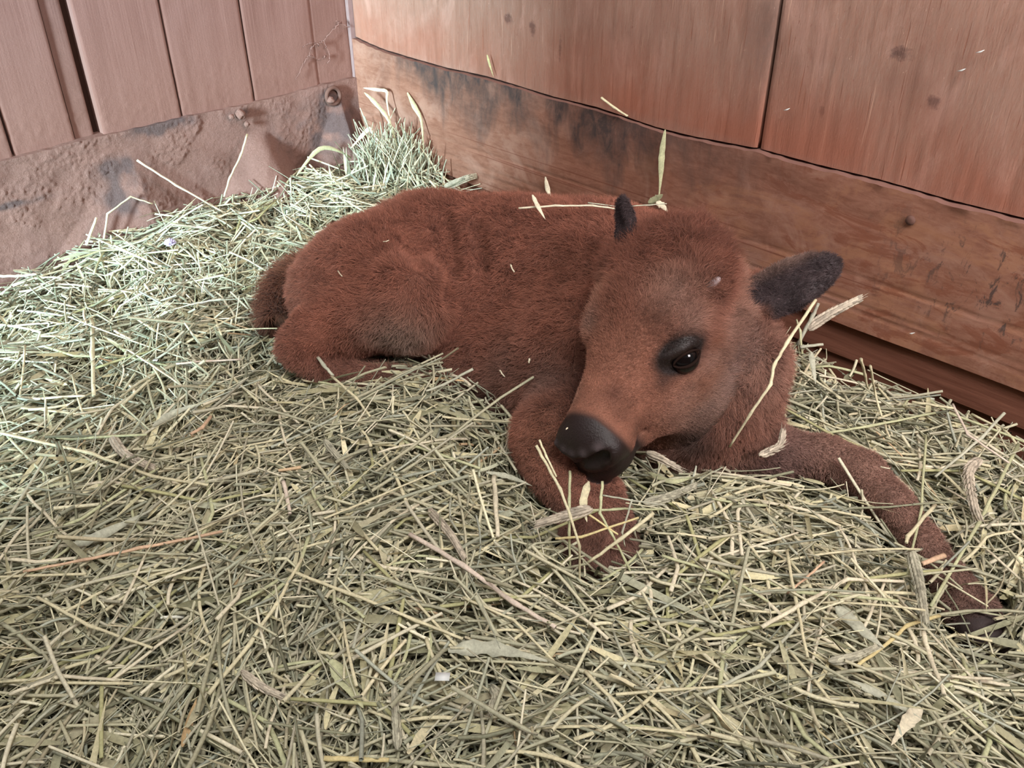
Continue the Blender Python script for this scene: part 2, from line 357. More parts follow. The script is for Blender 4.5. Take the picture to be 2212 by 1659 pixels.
for (px, py, r, lab) in ((714, 216, .0085, 'round brown earth knob just below the rusty washer'), (519, 247, .011, 'round earth lump at the top of the smooth earth fan'), (533, 268, .006, None), (500, 252, .006, None)):
    q = PL(px, py, 0.028)
    o = lump('earth_clod', q, r, M_DIRT, seed=int(px)); o.name = 'earth_clod'
    tag(o, lab or 'tiny reddish earth crumb stuck near the top of the smooth earth fan', 'clod', None if lab else 'tiny crumbs stuck on the smooth fan')
# ---- right wall
def right_wall():
    g = Geo(); top = 1.35; sj = s_right(PR(1640, 320)); zj = 0.42
    for i, (a, b) in enumerate(((0.012, sj - 0.003), (sj + 0.003, 2.3))):
        def off(s, z, a=a, b=b, i=i):
            e = np.minimum(s - a, b - s)
            P = np.stack([s * 14, z * 5, s * 0 + i * 9], -1)
            return 0.003 + 0.0012 * fbm(P, 40, 3) - 0.0025 * np.exp(-(e / 0.003) ** 2) + 0.0006 * vnoise(np.stack([s * 120, z * 9, s * 0], -1), 43)
        V, Qd = slab_grid(a, b, lambda s: seam(s) + 0.002, const(top), 0.004, 0.012, off)
        g.add(V, Qd)
    o = wall_obj(g.build('wall_right', M_PLY), 'R'); tag(o, kind='structure')
    g = Geo(); V, Qd = slab_grid(-0.03, 2.3, const(0), const(top), 0.5, 0.5, lambda s, z: s * 0 - 0.024, 0.05); g.add(V, Qd)
    b = g.build('backing', M_DARK); b.parent = o
    def offk(s, z):
        gl = 0
        for zz in (0.205, 0.222, 0.262): gl = gl - 0.002 * np.exp(-((z - zz - 0.004 * np.sin(s * 2 + zz * 90)) / 0.0018) ** 2)
        led = 0.003 * sstep(0.9, 1.3, s)
        return 0.012 + led + 0.0012 * fbm(np.stack([s * 6, z * 22, s * 0], -1), 50, 4) + gl + 0.0035 * np.exp(-((z - seam(s)) / 0.008) ** 2) * np.maximum(0, fbm(np.stack([s * 60, z * 60, s * 0], -1), 51, 3)) * sstep(0.7, 1.2, s)
    V, Qd = slab_grid(0.004, 2.3, const(0.178), lambda s: seam(s) - 0.0015 + 0.0012 * vnoise(np.stack([s * 70, s * 0, s * 0], -1), 9), 0.006, 0.004, offk)
    k = wall_obj(mesh_np('baseboard_right', V, Qd, None, M_KICK), 'R'); tag(k, kind='structure')
    def offr(s, z): return 0.005 + 0.001 * fbm(np.stack([s * 5, z * 20, s * 0], -1), 60, 3)
    V, Qd = slab_grid(0.0, 2.3, const(0.115), const(0.174), 0.02, 0.01, offr)
    k = wall_obj(mesh_np('trim_2', V, Qd, None, M_RAIL), 'R'); tag(k, kind='structure')
    V, Qd = slab_grid(0.0, 2.3, const(0.0), const(0.112), 0.02, 0.01, lambda s, z: -0.004 + 0.001 * fbm(np.stack([s * 5, z * 20, s * 0], -1), 61, 3), 0.03)
    k = wall_obj(mesh_np('trim_3', V, Qd, None, M_RAIL), 'R'); tag(k, kind='structure')
    # corner post strip
    g = Geo(); V, Qd = slab_grid(-0.002, 0.011, lambda s: s * 0 + 0.336, const(1.35), 0.01, 0.02, lambda s, z: 0.013 + 0.001 * vnoise(np.stack([s * 50, z * 8, s * 0], -1), 2), 0.03); g.add(V, Qd)
    k = wall_obj(g.build('trim_1', plain('pale_corner_strip', (0.24, 0.16, 0.15), 0.9, 0.1)), 'R'); tag(k, kind='structure')
right_wall()
# nails and knot heads on the right wall
def nail(px, py, r, lab, parent_wall=True):
    q = PR(px, py, 0.016); g = Geo()
    an = np.linspace(0, 1, 6); c = q; nrm = np.array([-Q, -Q, 0])
    V, Qd, T = tube([c - nrm * 0.012, c, c + nrm * 0.003, c + nrm * 0.0035], [r * .5, r, r * .9, r * .3], 12); g.add(V, Qd, T)
    o = g.build('nail', M_RUST); tag(o, lab, 'nail'); return o
nail(1967, 476, 0.0075, 'rusty nail head in the right kickboard above the calf ear')

# floor
def floor():
    xs = np.linspace(-1.9, 1.5, 130); ys = np.linspace(0.1, 2.3, 110); X, Y = np.meshgrid(xs, ys, indexing='ij'); X = X.ravel(); Y = Y.ravel()
    dl = ((CX - X) + (Y - CY)) * -Q      # distance in front of the left wall
    dl = ((X - CX) - (Y - CY)) * Q
    Z = 0.10 * np.exp(-(np.maximum(dl, 0) / 0.28) ** 2) * sstep(-0.05, -0.45, X) + 0.006 * fbm(np.stack([X * 8, Y * 8, X * 0], -1), 70, 4) + 0.002
    n = len(xs); m = len(ys); idx = np.arange(n * m).reshape(n, m)
    Qf = np.stack([idx[:-1, :-1], idx[1:, :-1], idx[1:, 1:], idx[:-1, 1:]], -1).reshape(-1, 4)
    o = mesh_np('floor', np.stack([X, Y, Z], -1), Qf, None, M_DIRT, col=(0.9, 0.9, 0.9)); tag(o, kind='structure')
floor()
# the stall front behind the viewer: a solid half wall with the doorway open at its left end
def stall_front():
    g = Geo()
    def box(x0, x1, y0, y1, z0, z1):
        V = [(x, y, z) for x in (x0, x1) for y in (y0, y1) for z in (z0, z1)]
        g.add(V, [(0, 1, 3, 2), (4, 6, 7, 5), (0, 4, 5, 1), (2, 3, 7, 6), (0, 2, 6, 4), (1, 5, 7, 3)])
    for k in range(8): box(-1.66, 1.6, -0.62, -0.585, 0.02 + k * 0.155, 0.02 + k * 0.155 + 0.148)
    box(-1.71, -1.61, -0.68, -0.58, 0, 1.5)
    o = g.build('wall_front', M_RAIL, smooth=False); tag(o, kind='structure')
stall_front()
print('walls', time.time() - T0)
FUR_N = 430000; HAY = 1.0
# ------------------------------------------------------------------ the calf: one continuous body grown from a distance field
HV = 0.0035
G0 = np.array([-0.50, 0.60, -0.01]); G1 = np.array([0.72, 1.68, 0.53])
GN = ((G1 - G0) / HV).astype(int) + 1
SD = np.full(GN, 0.2, np.float32)
def _box(lo, hi, pad):
    a = np.maximum(0, np.floor((np.array(lo) - pad - G0) / HV).astype(int)); b = np.minimum(GN, np.ceil((np.array(hi) + pad - G0) / HV).astype(int) + 1)
    sl = tuple(slice(a[i], b[i]) for i in range(3))
    ax = [(G0[i] + HV * np.arange(a[i], b[i])).astype(np.float32) for i in range(3)]
    return sl, ax[0][:, None, None], ax[1][None, :, None], ax[2][None, None, :]
def _merge(sl, d, k, cut=False):
    cur = SD[sl]
    if cut:
        h = np.maximum(k - np.abs(cur + d), 0) / k; SD[sl] = np.maximum(cur, -d) + h * h * k * 0.25
    else:
        h = np.maximum(k - np.abs(cur - d), 0) / k; SD[sl] = np.minimum(cur, d) - h * h * k * 0.25
def cone(a, b, ra, rb, k=0.03, cut=False):
    a = np.array(a, float); b = np.array(b, float); R = max(ra, rb) + k + 0.02
    sl, X, Y, Z = _box(np.minimum(a, b) - R, np.maximum(a, b) + R, 0)
    ab = b - a; L2 = float(ab @ ab) + 1e-9
    t = np.clip(((X - a[0]) * ab[0] + (Y - a[1]) * ab[1] + (Z - a[2]) * ab[2]) / L2, 0, 1)
    d = np.sqrt((X - a[0] - t * ab[0]) ** 2 + (Y - a[1] - t * ab[1]) ** 2 + (Z - a[2] - t * ab[2]) ** 2) - (ra + (rb - ra) * t)
    _merge(sl, d, k, cut)
def chain(pts, k=0.03, cut=False):
    for (a, ra), (b, rb) in zip(pts[:-1], pts[1:]): cone(a, b, ra, rb, k, cut)
def ell(c, r, B=np.eye(3), k=0.03, cut=False):
    """ellipsoid, rows of B are its axes"""
    c = np.array(c, float); r = np.array(r, float); R = float(r.max()) + k + 0.02
    sl, X, Y, Z = _box(c - R, c + R, 0); X = X - c[0]; Y = Y - c[1]; Z = Z - c[2]
    q = [X * B[i][0] + Y * B[i][1] + Z * B[i][2] for i in range(3)]
    k0 = np.sqrt(sum((q[i] / r[i]) ** 2 for i in range(3))); k1 = np.sqrt(sum((q[i] / r[i] ** 2) ** 2 for i in range(3)))
    _merge(sl, (k0 * (k0 - 1) / (k1 + 1e-6)).astype(np.float32), k, cut)
CR, CU, CB = np.array([1.0, 0, 0]), np.array([0, ST, CT]), np.array([0, -CT, ST])   # camera right, up, towards camera (for reading directions off the photo)
def cdir(x, y, z): return x * CR + y * CU + z * CB
HN = cdir(-0.46, -0.82, 0.34); HN /= np.linalg.norm(HN)
HR = cdir(0.72, -0.26, 0.62); HR -= HN * (HR @ HN); HR /= np.linalg.norm(HR)
HU = np.cross(HR, HN)
if HU[2] < 0: HU = -HU
HO = PT(1396, 728, 1.175); HS = 1.07
HB = np.array([HN, HR, HU])
def H(n, r, u): return HO + HS * (n * HN + r * HR + u * HU)
def hell(n, r, u, a, b, c, k=0.02, cut=False): ell(H(n, r, u), (a * HS, b * HS, c * HS), HB, k, cut)
def hcone(p, q, ra, rb, k=0.02, cut=False): cone(H(*p), H(*q), ra * HS, rb * HS, k, cut)

# torso
chain([((-0.235, 1.44, 0.150), .112), ((-0.15, 1.44, 0.178), .136), ((0.0, 1.40, 0.176), .152), ((0.14, 1.34, 0.178), .162), ((0.24, 1.30, 0.175), .150)], 0.05)
ell((-0.13, 1.45, 0.235), (.09, .075, .075), k=.05)           # hips
ell((0.06, 1.30, 0.12), (.20, .15, .11), k=.05)               # belly
ell(PT(1250, 800, 1.37), (.11, .09, .12), k=.07)              # near shoulder
# hind quarter: thigh, stifle, shank, hock, cannon
cone(PT(800, 600, 1.50), PT(880, 655, 1.40), .098, .062, .05)
ell(PT(875, 650, 1.385), (.058, .05, .062), k=.04)
chain([(PT(885, 655, 1.39), .050), (PT(770, 684, 1.40), .042), (PT(672, 726, 1.41), .032), (PT(642, 748, 1.41), .027)], .03)
chain([(PT(644, 762, 1.41), .024), (PT(700, 800, 1.41), .015), (PT(860, 818, 1.41), .014), (PT(960, 840, 1.40), .018)], .010)
cone(PT(720, 640, 1.50), PT(740, 700, 1.46), .07, .05, .05)
# neck, brisket, throat ruff
ell(PT(1490, 850, 1.212), (.062, .055, .050), k=.05)
cone((0.22, 1.26, 0.22), H(-.09, 0, -.05), .125, .080, .05)
ell(PT(1566, 786, 1.262), (.080, .085, .080), k=.045)
ell(PT(1500, 880, 1.27), (.085, .075, .065), k=.05)
cone(PT(1420, 900, 1.3), PT(1600, 940, 1.30), .06, .05, .05)
# near foreleg
chain([(PT(1240, 870, 1.33), .066), (PT(1198, 948, 1.24), .048), (PT(1222, 1018, 1.20), .038), (PT(1278, 1085, 1.17), .034), (PT(1292, 1160, 1.15), .037), (PT(1300, 1240, 1.125), .036)], .03)
NL = [(PT(1240, 870, 1.33), .066), (PT(1198, 948, 1.24), .048), (PT(1222, 1018, 1.20), .038), (PT(1278, 1085, 1.17), .034), (PT(1292, 1160, 1.15), .037), (PT(1300, 1240, 1.125), .036)]
# far foreleg, stretched out
FL = [(PT(1560, 960, 1.32), .050), (PT(1680, 975, 1.30), .033), (PT(1790, 988, 1.285), .027), (PT(1862, 1024, 1.26), .028), (PT(1925, 1087, 1.22), .023), (PT(1995, 1172, 1.175), .0185), (PT(2060, 1265, 1.125), .0195), (PT(2100, 1325, 1.10), .026), (PT(2128, 1385, 1.075), .026)]
chain(FL, .016)
# skull
hell(-.055, 0, -.004, .078, .068, .058, .02)
hell(-.006, 0, .008, .070, .066, .044, .03)
hell(-.05, 0, .018, .06, .058, .040, .03)
hcone((.0, 0, .006), (.13, -.002, -.002), .050, .040, .03)
hell(.149, 0, -.008, .034, .040, .036, .02)
hell(.142, 0, -.038, .036, .034, .022, .015)
hcone((-.055, .034, -.070), (.105, .016, -.052), .034, .018, .02); hcone((-.055, -.034, -.070), (.105, -.016, -.052), .034, .018, .02)
for sgn in (1, -1):
    hell(.016, sgn * (.040 if sgn > 0 else .026), -.040, .078, .034, .050, .03)      # cheek
    hell(-.002, sgn * (.066 if sgn > 0 else .058), .022, .034, .014, .018, .018)     # brow ridge
    hell(-.075, sgn * .055, .030, .024, .020, .020, .02)      # horn swelling
    hell(.156, sgn * .026, .004, .018, .018, .018, .010)      # nostril wing
hell(-.108, .0, .024, .036, .052, .032, .03)                   # poll
# eye socket on the visible side and its twin
EYEP = (1484, 774)
for _t in np.arange(.95, 1.4, .001):
    _p = PT(EYEP[0], EYEP[1], _t); _g = np.round((_p - G0) / HV).astype(int)
    if SD[tuple(_g)] < 0: break
EVW = (np.array([0, 0, CAM_Z]) - _p); EVW /= np.linalg.norm(EVW); EVW = EVW * .72 + HR * .28; EVW /= np.linalg.norm(EVW)
EAX = cdir(92, 50, 10); EAX -= EVW * (EAX @ EVW); EAX /= np.linalg.norm(EAX); EUP = np.cross(EVW, EAX)
EYE = _p
EB = np.array([EAX, EVW, EUP]); ECEN = _p - EVW * .0185
for sgn in (1, -1):
    Bx = np.array([HN * .93 + HU * .1, HR, HU]); 
    if sgn < 0: ell(H(.010, -.073, .003), (.030, .010, .0185), HB, .008, True)
ell(EYE, (.027, .011, .0145), EB, .006, True)
ell(EYE + EUP * .013 - EAX * .002 - EVW * .002, (.026, .008, .007), EB, .01)
# nostrils and mouth line
for sgn in (1, -1):
    pass
def surf(px, py, thr=0.0):
    for t in np.arange(.95, 1.7, .001):
        p = PT(px, py, t); g = np.round((p - G0) / HV).astype(int)
        if np.all(g >= 0) and np.all(g < GN) and SD[tuple(g)] < thr: return p, t
    return None, None
def carve(line, r, depth=0, k=.005, cut=True):
    pts = []
    for px, py in line:
        p, t = surf(px, py)
        if p is not None: pts.append((PT(px, py, t + depth), r))
    if len(pts) > 1: chain(pts, k, cut)
carve([(1204, 974), (1218, 990), (1236, 1000)], .0065, .002)
carve([(1258, 1003), (1280, 998), (1302, 984)], .0095, .004)
carve([(1236, 1000), (1256, 1002)], .003, .001)
carve([(1232, 1016), (1262, 1026), (1300, 1024), (1340, 1002), (1372, 978)], .0028, .0)
carve([(1240, 1010), (1256, 1016), (1262, 1026)], .0025, .0)
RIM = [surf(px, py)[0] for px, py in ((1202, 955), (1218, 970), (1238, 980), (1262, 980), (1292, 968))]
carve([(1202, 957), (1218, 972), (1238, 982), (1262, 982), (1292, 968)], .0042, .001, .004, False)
hcone((.172, 0, -.027), (.10, .034, -.036), .0022, .0022, .004, True); hcone((.172, 0, -.027), (.10, -.034, -.036), .0022, .0022, .004, True)
# ears
def ear(c, ax, nrm, L, W, k=.012, depth=.010):
    ax = ax / np.linalg.norm(ax); nrm = nrm - ax * (nrm @ ax); nrm /= np.linalg.norm(nrm); wd = np.cross(ax, nrm)
    B = np.array([ax, wd, nrm]); ell(c, (L, W, .009), B, k); ell(c + nrm * depth + ax * L * .05, (L * .80, W * .68, .0095), B, .005, True); return B
E1c = PT(1702, 618, 1.203)
E1B = ear(E1c, cdir(200, 96, 6), cdir(-.10, -.12, 1), .079, .034)
cone(PT(1585, 640, 1.24), PT(1650, 628, 1.235), .026, .015, .015)
E2c = PT(1351, 480, 1.22)
E2B = ear(E2c, cdir(-8, 62, -30), cdir(-1.0, 0, .25), .040, .022, .008)
cone(H(-.085, -.045, .01), PT(1358, 520, 1.225), .02, .012, .02)
# skin folds on the flank and rump
fold = [[(962, 475), (972, 520), (978, 570), (968, 640)], [(880, 505), (885, 540), (905, 570)], [(1035, 480), (1038, 530), (1050, 580)], [(915, 525), (912, 545)]]
FOLDS = []
for i, f in enumerate(fold):
    pts = []
    for (px, py) in f:
        best = None
        for t in np.arange(1.15, 1.6, 0.003):
            p = PT(px, py, t); g = ((p - G0) / HV).astype(int)
            if np.all(g >= 0) and np.all(g < GN) and SD[tuple(g)] < 0: best = t; break
        if best: pts.append((PT(px, py, best + .006), .020 if i == 0 else .013))
    if len(pts) > 1: chain(pts, .02, True); FOLDS.extend(p for p, _ in pts)
SPOTS = [(1450, 640, .030, (.46, .25, .175), .8), (1490, 700, .020, (.44, .24, .17), .7), (1275, 700, .018, (.46, .25, .175), .7), (1240, 860, .022, (.46, .24, .16), .7), (1600, 800, .050, (.42, .255, .20), .8), (1530, 880, .040, (.38, .22, .16), .7),
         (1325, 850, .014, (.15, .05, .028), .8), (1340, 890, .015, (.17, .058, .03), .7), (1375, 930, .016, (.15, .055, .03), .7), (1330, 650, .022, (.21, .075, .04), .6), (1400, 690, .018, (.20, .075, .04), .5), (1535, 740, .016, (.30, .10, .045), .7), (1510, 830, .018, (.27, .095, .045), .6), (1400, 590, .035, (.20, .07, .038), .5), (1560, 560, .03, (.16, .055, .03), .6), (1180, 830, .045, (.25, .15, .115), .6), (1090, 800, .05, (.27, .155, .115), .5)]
SPOT_P = {(a[0], a[1]): surf(a[0], a[1])[0] for a in SPOTS}
# gentle lumpiness of muscle and skin
def sd_at(P):
    g = (np.asarray(P) - G0) / HV; i = np.clip(np.floor(g).astype(int), 0, GN - 2); f = np.clip(g - i, 0, 1); r = 0
    for dx in (0, 1):
        for dy in (0, 1):
            for dz in (0, 1):
                r = r + (f[:, 0] if dx else 1 - f[:, 0]) * (f[:, 1] if dy else 1 - f[:, 1]) * (f[:, 2] if dz else 1 - f[:, 2]) * SD[i[:, 0] + dx, i[:, 1] + dy, i[:, 2] + dz]
    out = np.any((g < 0) | (g > GN - 1), axis=1); return np.where(out, 0.2, r)
def grad_at(P, e=0.004):
    G = np.stack([sd_at(P + np.eye(3)[k] * e) - sd_at(P - np.eye(3)[k] * e) for k in range(3)], -1)
    return G / (np.linalg.norm(G, axis=1, keepdims=True) + 1e-9)
def surface_net(sd):
    s = sd < 0; nx, ny, nz = sd.shape
    cnt = np.zeros((nx - 1, ny - 1, nz - 1), np.int8)
    for dx in (0, 1):
        for dy in (0, 1):
            for dz in (0, 1): cnt += s[dx:nx - 1 + dx, dy:ny - 1 + dy, dz:nz - 1 + dz]
    I = np.argwhere((cnt > 0) & (cnt < 8)); del cnt
    vid = np.full((nx - 1, ny - 1, nz - 1), -1, np.int32); vid[I[:, 0], I[:, 1], I[:, 2]] = np.arange(len(I))
    acc = np.zeros((len(I), 3)); num = np.zeros(len(I))
    cor = [(a, b, c) for a in (0, 1) for b in (0, 1) for c in (0, 1)]
    for a in cor:
        for ax in range(3):
            if a[ax]: continue
            b = list(a); b[ax] = 1
            va = sd[I[:, 0] + a[0], I[:, 1] + a[1], I[:, 2] + a[2]]; vb = sd[I[:, 0] + b[0], I[:, 1] + b[1], I[:, 2] + b[2]]
            m = (va < 0) != (vb < 0); t = np.where(m, va / np.where(m, va - vb, 1), 0)
            p = np.array(a, float)[None] + 0 * acc; p[:, ax] += t; acc += p * m[:, None]; num += m
    V = G0 + HV * (I + acc / num[:, None]); F = []
    for ax in range(3):
        o = [1, 2] if ax == 0 else ([2, 0] if ax == 1 else [0, 1])
        lo = [slice(1, -1)] * 3; lo[ax] = slice(0, -1); hi = [slice(1, -1)] * 3; hi[ax] = slice(1, None)
        A, B = s[tuple(lo)], s[tuple(hi)]; E = np.argwhere(A != B)
        if not len(E): continue
        flip = A[E[:, 0], E[:, 1], E[:, 2]]; base = E.copy()
        for k in range(3):
            if k != ax: base[:, k] += 1
        c = []
        for d1, d2 in ((0, 0), (-1, 0), (-1, -1), (0, -1)):
            q = base.copy(); q[:, o[0]] += d1; q[:, o[1]] += d2; c.append(vid[q[:, 0], q[:, 1], q[:, 2]])
        f = np.stack(c, -1); f[~flip] = f[~flip][:, ::-1]; F.append(f)
    return V, np.concatenate(F)
BV, BF = surface_net(SD)
# relax once, then tiny undulation
def relax(V, F, it=2):
    for _ in range(it):
        S_ = np.zeros_like(V); N_ = np.zeros(len(V))
        for a, b in ((0, 1), (1, 2), (2, 3), (3, 0)):
            for x, y in ((a, b), (b, a)):
                for k in range(3): S_[:, k] += np.bincount(F[:, x], V[F[:, y], k], len(V))
                N_ += np.bincount(F[:, x], minlength=len(V))
        V = V * 0.5 + 0.5 * S_ / np.maximum(N_, 1)[:, None]
    return V
BV = relax(BV, BF, 2)
print('calf mesh', len(BV), time.time() - T0)

# ---- coat colour and length by region of the body
def hl(P):
    d = (P - HO) / HS; return d @ HN, d @ HR, d @ HU
def gauss(P, c, r): return np.exp(-(((P - np.asarray(c)) / r) ** 2).sum(-1))
def mixc(a, b, t): return a + (np.asarray(b) - a) * np.clip(t, 0, 1)[:, None]
_ep = E1B; 
def ear_mask(P, c, B, L, W):
    q = (P - c) @ B.T; return ((q[:, 0] / (L * 1.12)) ** 2 + (q[:, 1] / (W * 1.2)) ** 2 + (q[:, 2] / .022) ** 2 < 1).astype(float)
def coat(P, N):
    n, r, u = hl(P); k = len(P)
    col = np.tile(np.array([0.335, 0.120, 0.070]), (k, 1))
    nz = fbm(P * 14, 80, 3)[:, None]; col = col * (1 + 0.14 * nz)
    low = sstep(0.20, 0.08, P[:, 2]); col = mixc(col, (0.29, 0.165, 0.12), low * 0.85)                                    # belly and legs duller
    col = mixc(col, (0.36, 0.22, 0.155), 1.1 * gauss(P, PT(860, 740, 1.36), .05) + 1.2 * gauss(P, PT(940, 790, 1.32), .045))   # pale flank fringe
    col = mixc(col, (0.37, 0.19, 0.13), 1.0 * gauss(P, PT(1800, 990, 1.26), .10) + gauss(P, PT(1960, 1120, 1.19), .08))
    col = mixc(col, (0.24, 0.13, 0.105), 0.9 * gauss(P, PT(1680, 990, 1.28), .05))
    col = mixc(col, (0.40, 0.165, 0.095), 0.7 * gauss(P, PT(1170, 960, 1.17), .07))
    inh = ((((n - .015) / .185) ** 2 + (r / .115) ** 2 + ((u + .02) / .115) ** 2 < 1) & (P[:, 1] < 1.30)).astype(float)
    legd = np.full(k, 1.0)
    for (a, ra), (b, rb) in zip(NL[:-1], NL[1:]):
        ab = b - a; t = np.clip((P - a) @ ab / (ab @ ab), 0, 1); legd = np.minimum(legd, np.linalg.norm(P - a - t[:, None] * ab, axis=1) - (ra + (rb - ra) * t))
    skd = np.abs(np.sqrt((n.clip(0, .15) - n) ** 2 + r ** 2 + (u + .01) ** 2))
    inh = inh * (legd > .009)
    snout = ((r ** 2 + (u + .012) ** 2) < .075 ** 2).astype(float)
    # face
    col = mixc(col, (0.40, 0.165, 0.095), inh * 0.6 * sstep(-.02, .05, n))
    col = mixc(col, (0.42, 0.21, 0.14), inh * sstep(.01, -.05, u) * sstep(.02, .06, r) * sstep(.13, .06, n) * .9)             # cheek paler
    col = mixc(col, (0.39, 0.21, 0.145), 0.8 * gauss(P, PT(1620, 790, 1.20), (.08)))
    col = mixc(col, (0.43, 0.21, 0.135), 0.9 * gauss(P, H(-.03, .040, .055), (.035)))
    col = mixc(col, (0.44, 0.21, 0.13), 0.8 * gauss(P, H(-.02, -.058, .03), (.03)))
    col = mixc(col, (0.19, 0.062, 0.034), inh * 0.8 * sstep(-.03, -.07, n) * sstep(.0, .03, u))                              # dark curly crown
    en, er, eu = n - .008, r - .062, u - .010
    pe = P - (EYE + EUP * .006 - EAX * .004); patch = np.exp(-(((pe @ EAX) / .039) ** 2 + ((pe @ EUP) / .026) ** 2 + ((pe @ EVW) / .05) ** 2) ** 2.6)
    for (px_, py_, rr_, cc_, ww_) in SPOTS: col = mixc(col, cc_, ww_ * gauss(P, SPOT_P[(px_, py_)], rr_) * (inh if py_ < 900 and px_ > 1240 else 1))
    col = mixc(col, (0.022, 0.010, 0.007), 1.3 * patch)
    col = mixc(col, (0.03, 0.016, 0.014), 1.1 * gauss(P, EYE - EAX * .038 - EUP * .014, .011))
    col = mixc(col, (0.26, 0.085, 0.035), .5 * np.exp(-((n - .01) / .07) ** 2 - ((u + .045) / .012) ** 2) * (r > .03))          # line under the cheek bone
    dn = sstep(.098, .118, n + .25 * np.abs(r) * 0 - .012 * (u < 0)); dn = sstep(.130, .142, n + .10 * np.maximum(-u, 0) - .25 * np.maximum(r - .012, 0) - .12 * np.maximum(-r - .02, 0))
    dn = dn * inh * snout; lipd = inh * snout * sstep(.105, .125, n) * sstep(-.020, -.034, u)
    col = mixc(col, (0.027, 0.0135, 0.0115), np.maximum(dn, lipd))
    for q_ in RIM: col = mixc(col, (0.15, 0.105, 0.10), .8 * gauss(P, q_, .0060))  # lit wet edge of the muzzle painted into the colour
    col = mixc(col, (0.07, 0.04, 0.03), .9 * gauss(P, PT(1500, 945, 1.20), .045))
    e1 = ear_mask(P, E1c, E1B, .069, .0335); e2 = ear_mask(P, E2c, E2B, .04, .022)
    q = (P - E1c) @ E1B.T; rim = sstep(.024, .034, q[:, 1]) ; 
    col = mixc(col, (0.040, 0.025, 0.026), np.maximum(e1, e2) * .97)
    eb = fbm(P * np.array([60, 60, 60]), 66, 3); col = mixc(col, (0.09, 0.055, 0.052), e1 * sstep(.0, .5, eb) * .6); col = mixc(col, (0.30, 0.17, 0.12), e1 * sstep(-.014, -.034, q[:, 1]) * .7)
    col = mixc(col, (0.30, 0.12, 0.07), e1 * sstep(-.030, -.055, q[:, 0]) * sstep(.0, .02, q[:, 1]))
    tail = (P[:, 0] < -.30) & (P[:, 2] < .17)
    hoof = sstep(.05, .03, np.linalg.norm(P - FL[-1][0], axis=1)); col = mixc(col, (0.06, 0.035, 0.03), hoof)
    col = col * np.array([.80, .85, .92])
    # length (m)
    L = np.full(k, 0.0145) + 0.006 * sstep(0.18, 0.08, P[:, 2])
    legm = np.zeros(k)
    for (a, ra), (b, rb) in zip(FL[:-1], FL[1:]):
        legm = np.maximum(legm, sstep(.07, .045, np.linalg.norm(P - (a + b) / 2, axis=1)))
    legm = np.maximum(legm, gauss(P, PT(1230, 1080, 1.15), .12)); legm = np.maximum(legm, gauss(P, PT(680, 735, 1.38), .06))
    L = L * (1 - .62 * legm)
    L = L + inh * (sstep(.02, -.06, n) * .006 - sstep(-.03, .05, n) * .009)
    L = L * (1 - .7 * patch) * (1 - .985 * np.maximum(dn, lipd * .55)) * (1 - .55 * np.maximum(e1, e2)) * (1 - .9 * hoof)
    L = L * (1 - .9 * np.clip(gauss(P, EYE, (.018)) * 1.5, 0, 1))
    L = np.where(gauss(P, PT(1620, 820, 1.25), .09) > .4, L * 1.25, L)
    for fp in FOLDS: L = L * (1 - .7 * gauss(P, fp, .018))
    return col, L, inh, np.maximum(e1, e2)
def vnormals(V, F):
    e1 = V[F[:, 2]] - V[F[:, 0]]; e2 = V[F[:, 3]] - V[F[:, 1]]; fn = np.cross(e1, e2); N = np.zeros_like(V)
    for c in range(4):
        for k in range(3): N[:, k] += np.bincount(F[:, c], fn[:, k], len(V))
    return N / (np.linalg.norm(N, axis=1, keepdims=True) + 1e-12)
BN = vnormals(BV, BF)
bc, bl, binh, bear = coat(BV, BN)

def skin_mat():
    n = NT('calf_hide'); v = n.n('ShaderNodeVertexColor'); v.layer_name = 'col'
    f = n.noise(n.map(), 420, 3, .6); n.bump(f, .6, .0012)
    lum = n.n('ShaderNodeRGBToBW'); n.l(v.outputs[0], lum.inputs[0])
    r = n.ramp(lum.outputs[0], [(0.015, .46), (0.05, .85)])
    return n.out(n.mix(.30, v.outputs[0], (0, 0, 0), 'MIX'), r, .35)
M_SKIN = skin_mat()
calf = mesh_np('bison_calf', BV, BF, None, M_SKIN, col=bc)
tag(calf, 'reddish-brown fluffy bison calf lying in the hay, head lowered over its foreleg', 'calf')

# ---- eye
def ball(name, c, r, mat, parent, res=24, sq=(1, 1, 1), B=None):
    u = np.linspace(0, 2 * math.pi, res, endpoint=False); v = np.linspace(0, math.pi, res // 2 + 1); U, Vv = np.meshgrid(u, v)
    D = np.stack([np.sin(Vv) * np.cos(U), np.sin(Vv) * np.sin(U), np.cos(Vv)], -1).reshape(-1, 3) * r * np.array(sq)
    if B is not None: D = D @ B
    idx = np.arange(len(D)).reshape(res // 2 + 1, res); R = np.roll(idx, -1, 1)
    Qd = np.stack([idx[:-1], R[:-1], R[1:], idx[1:]], -1).reshape(-1, 4)[:, ::-1]
    return mesh_np(name, D + c, Qd, None, mat, parent)
ne = NT('wet_dark_eye'); M_EYE = ne.out((0.004, 0.003, 0.003), .10, .3)
for sgn in (1, -1):
    e = ball('eye', ECEN if sgn > 0 else H(.010, -.0535, .003), .0215, M_EYE, calf, 32)
    if sgn == 1: e['label'] = 'glossy black eye'
M_LID = plain('dark_eyelid_skin', (0.014, 0.007, 0.005), .85, .08)
g = Geo()
for sg in (1, -1):
    A = np.linspace(-1, 1, 15)
    P = []
    for a in A:
        dv = EVW * .0235 + EAX * a * .027 + EUP * sg * (.0075 if sg > 0 else .0110) * (1 - a * a) ** .8
        dv = dv / np.linalg.norm(dv) * (.0225 + .003 * a * a); P.append(ECEN + dv)
    P = np.array(P)
    V, Qd, T = tube(P, np.interp(np.abs(A), [0, 1], [.0025, .0012]), 8); g.add(V, Qd, T)
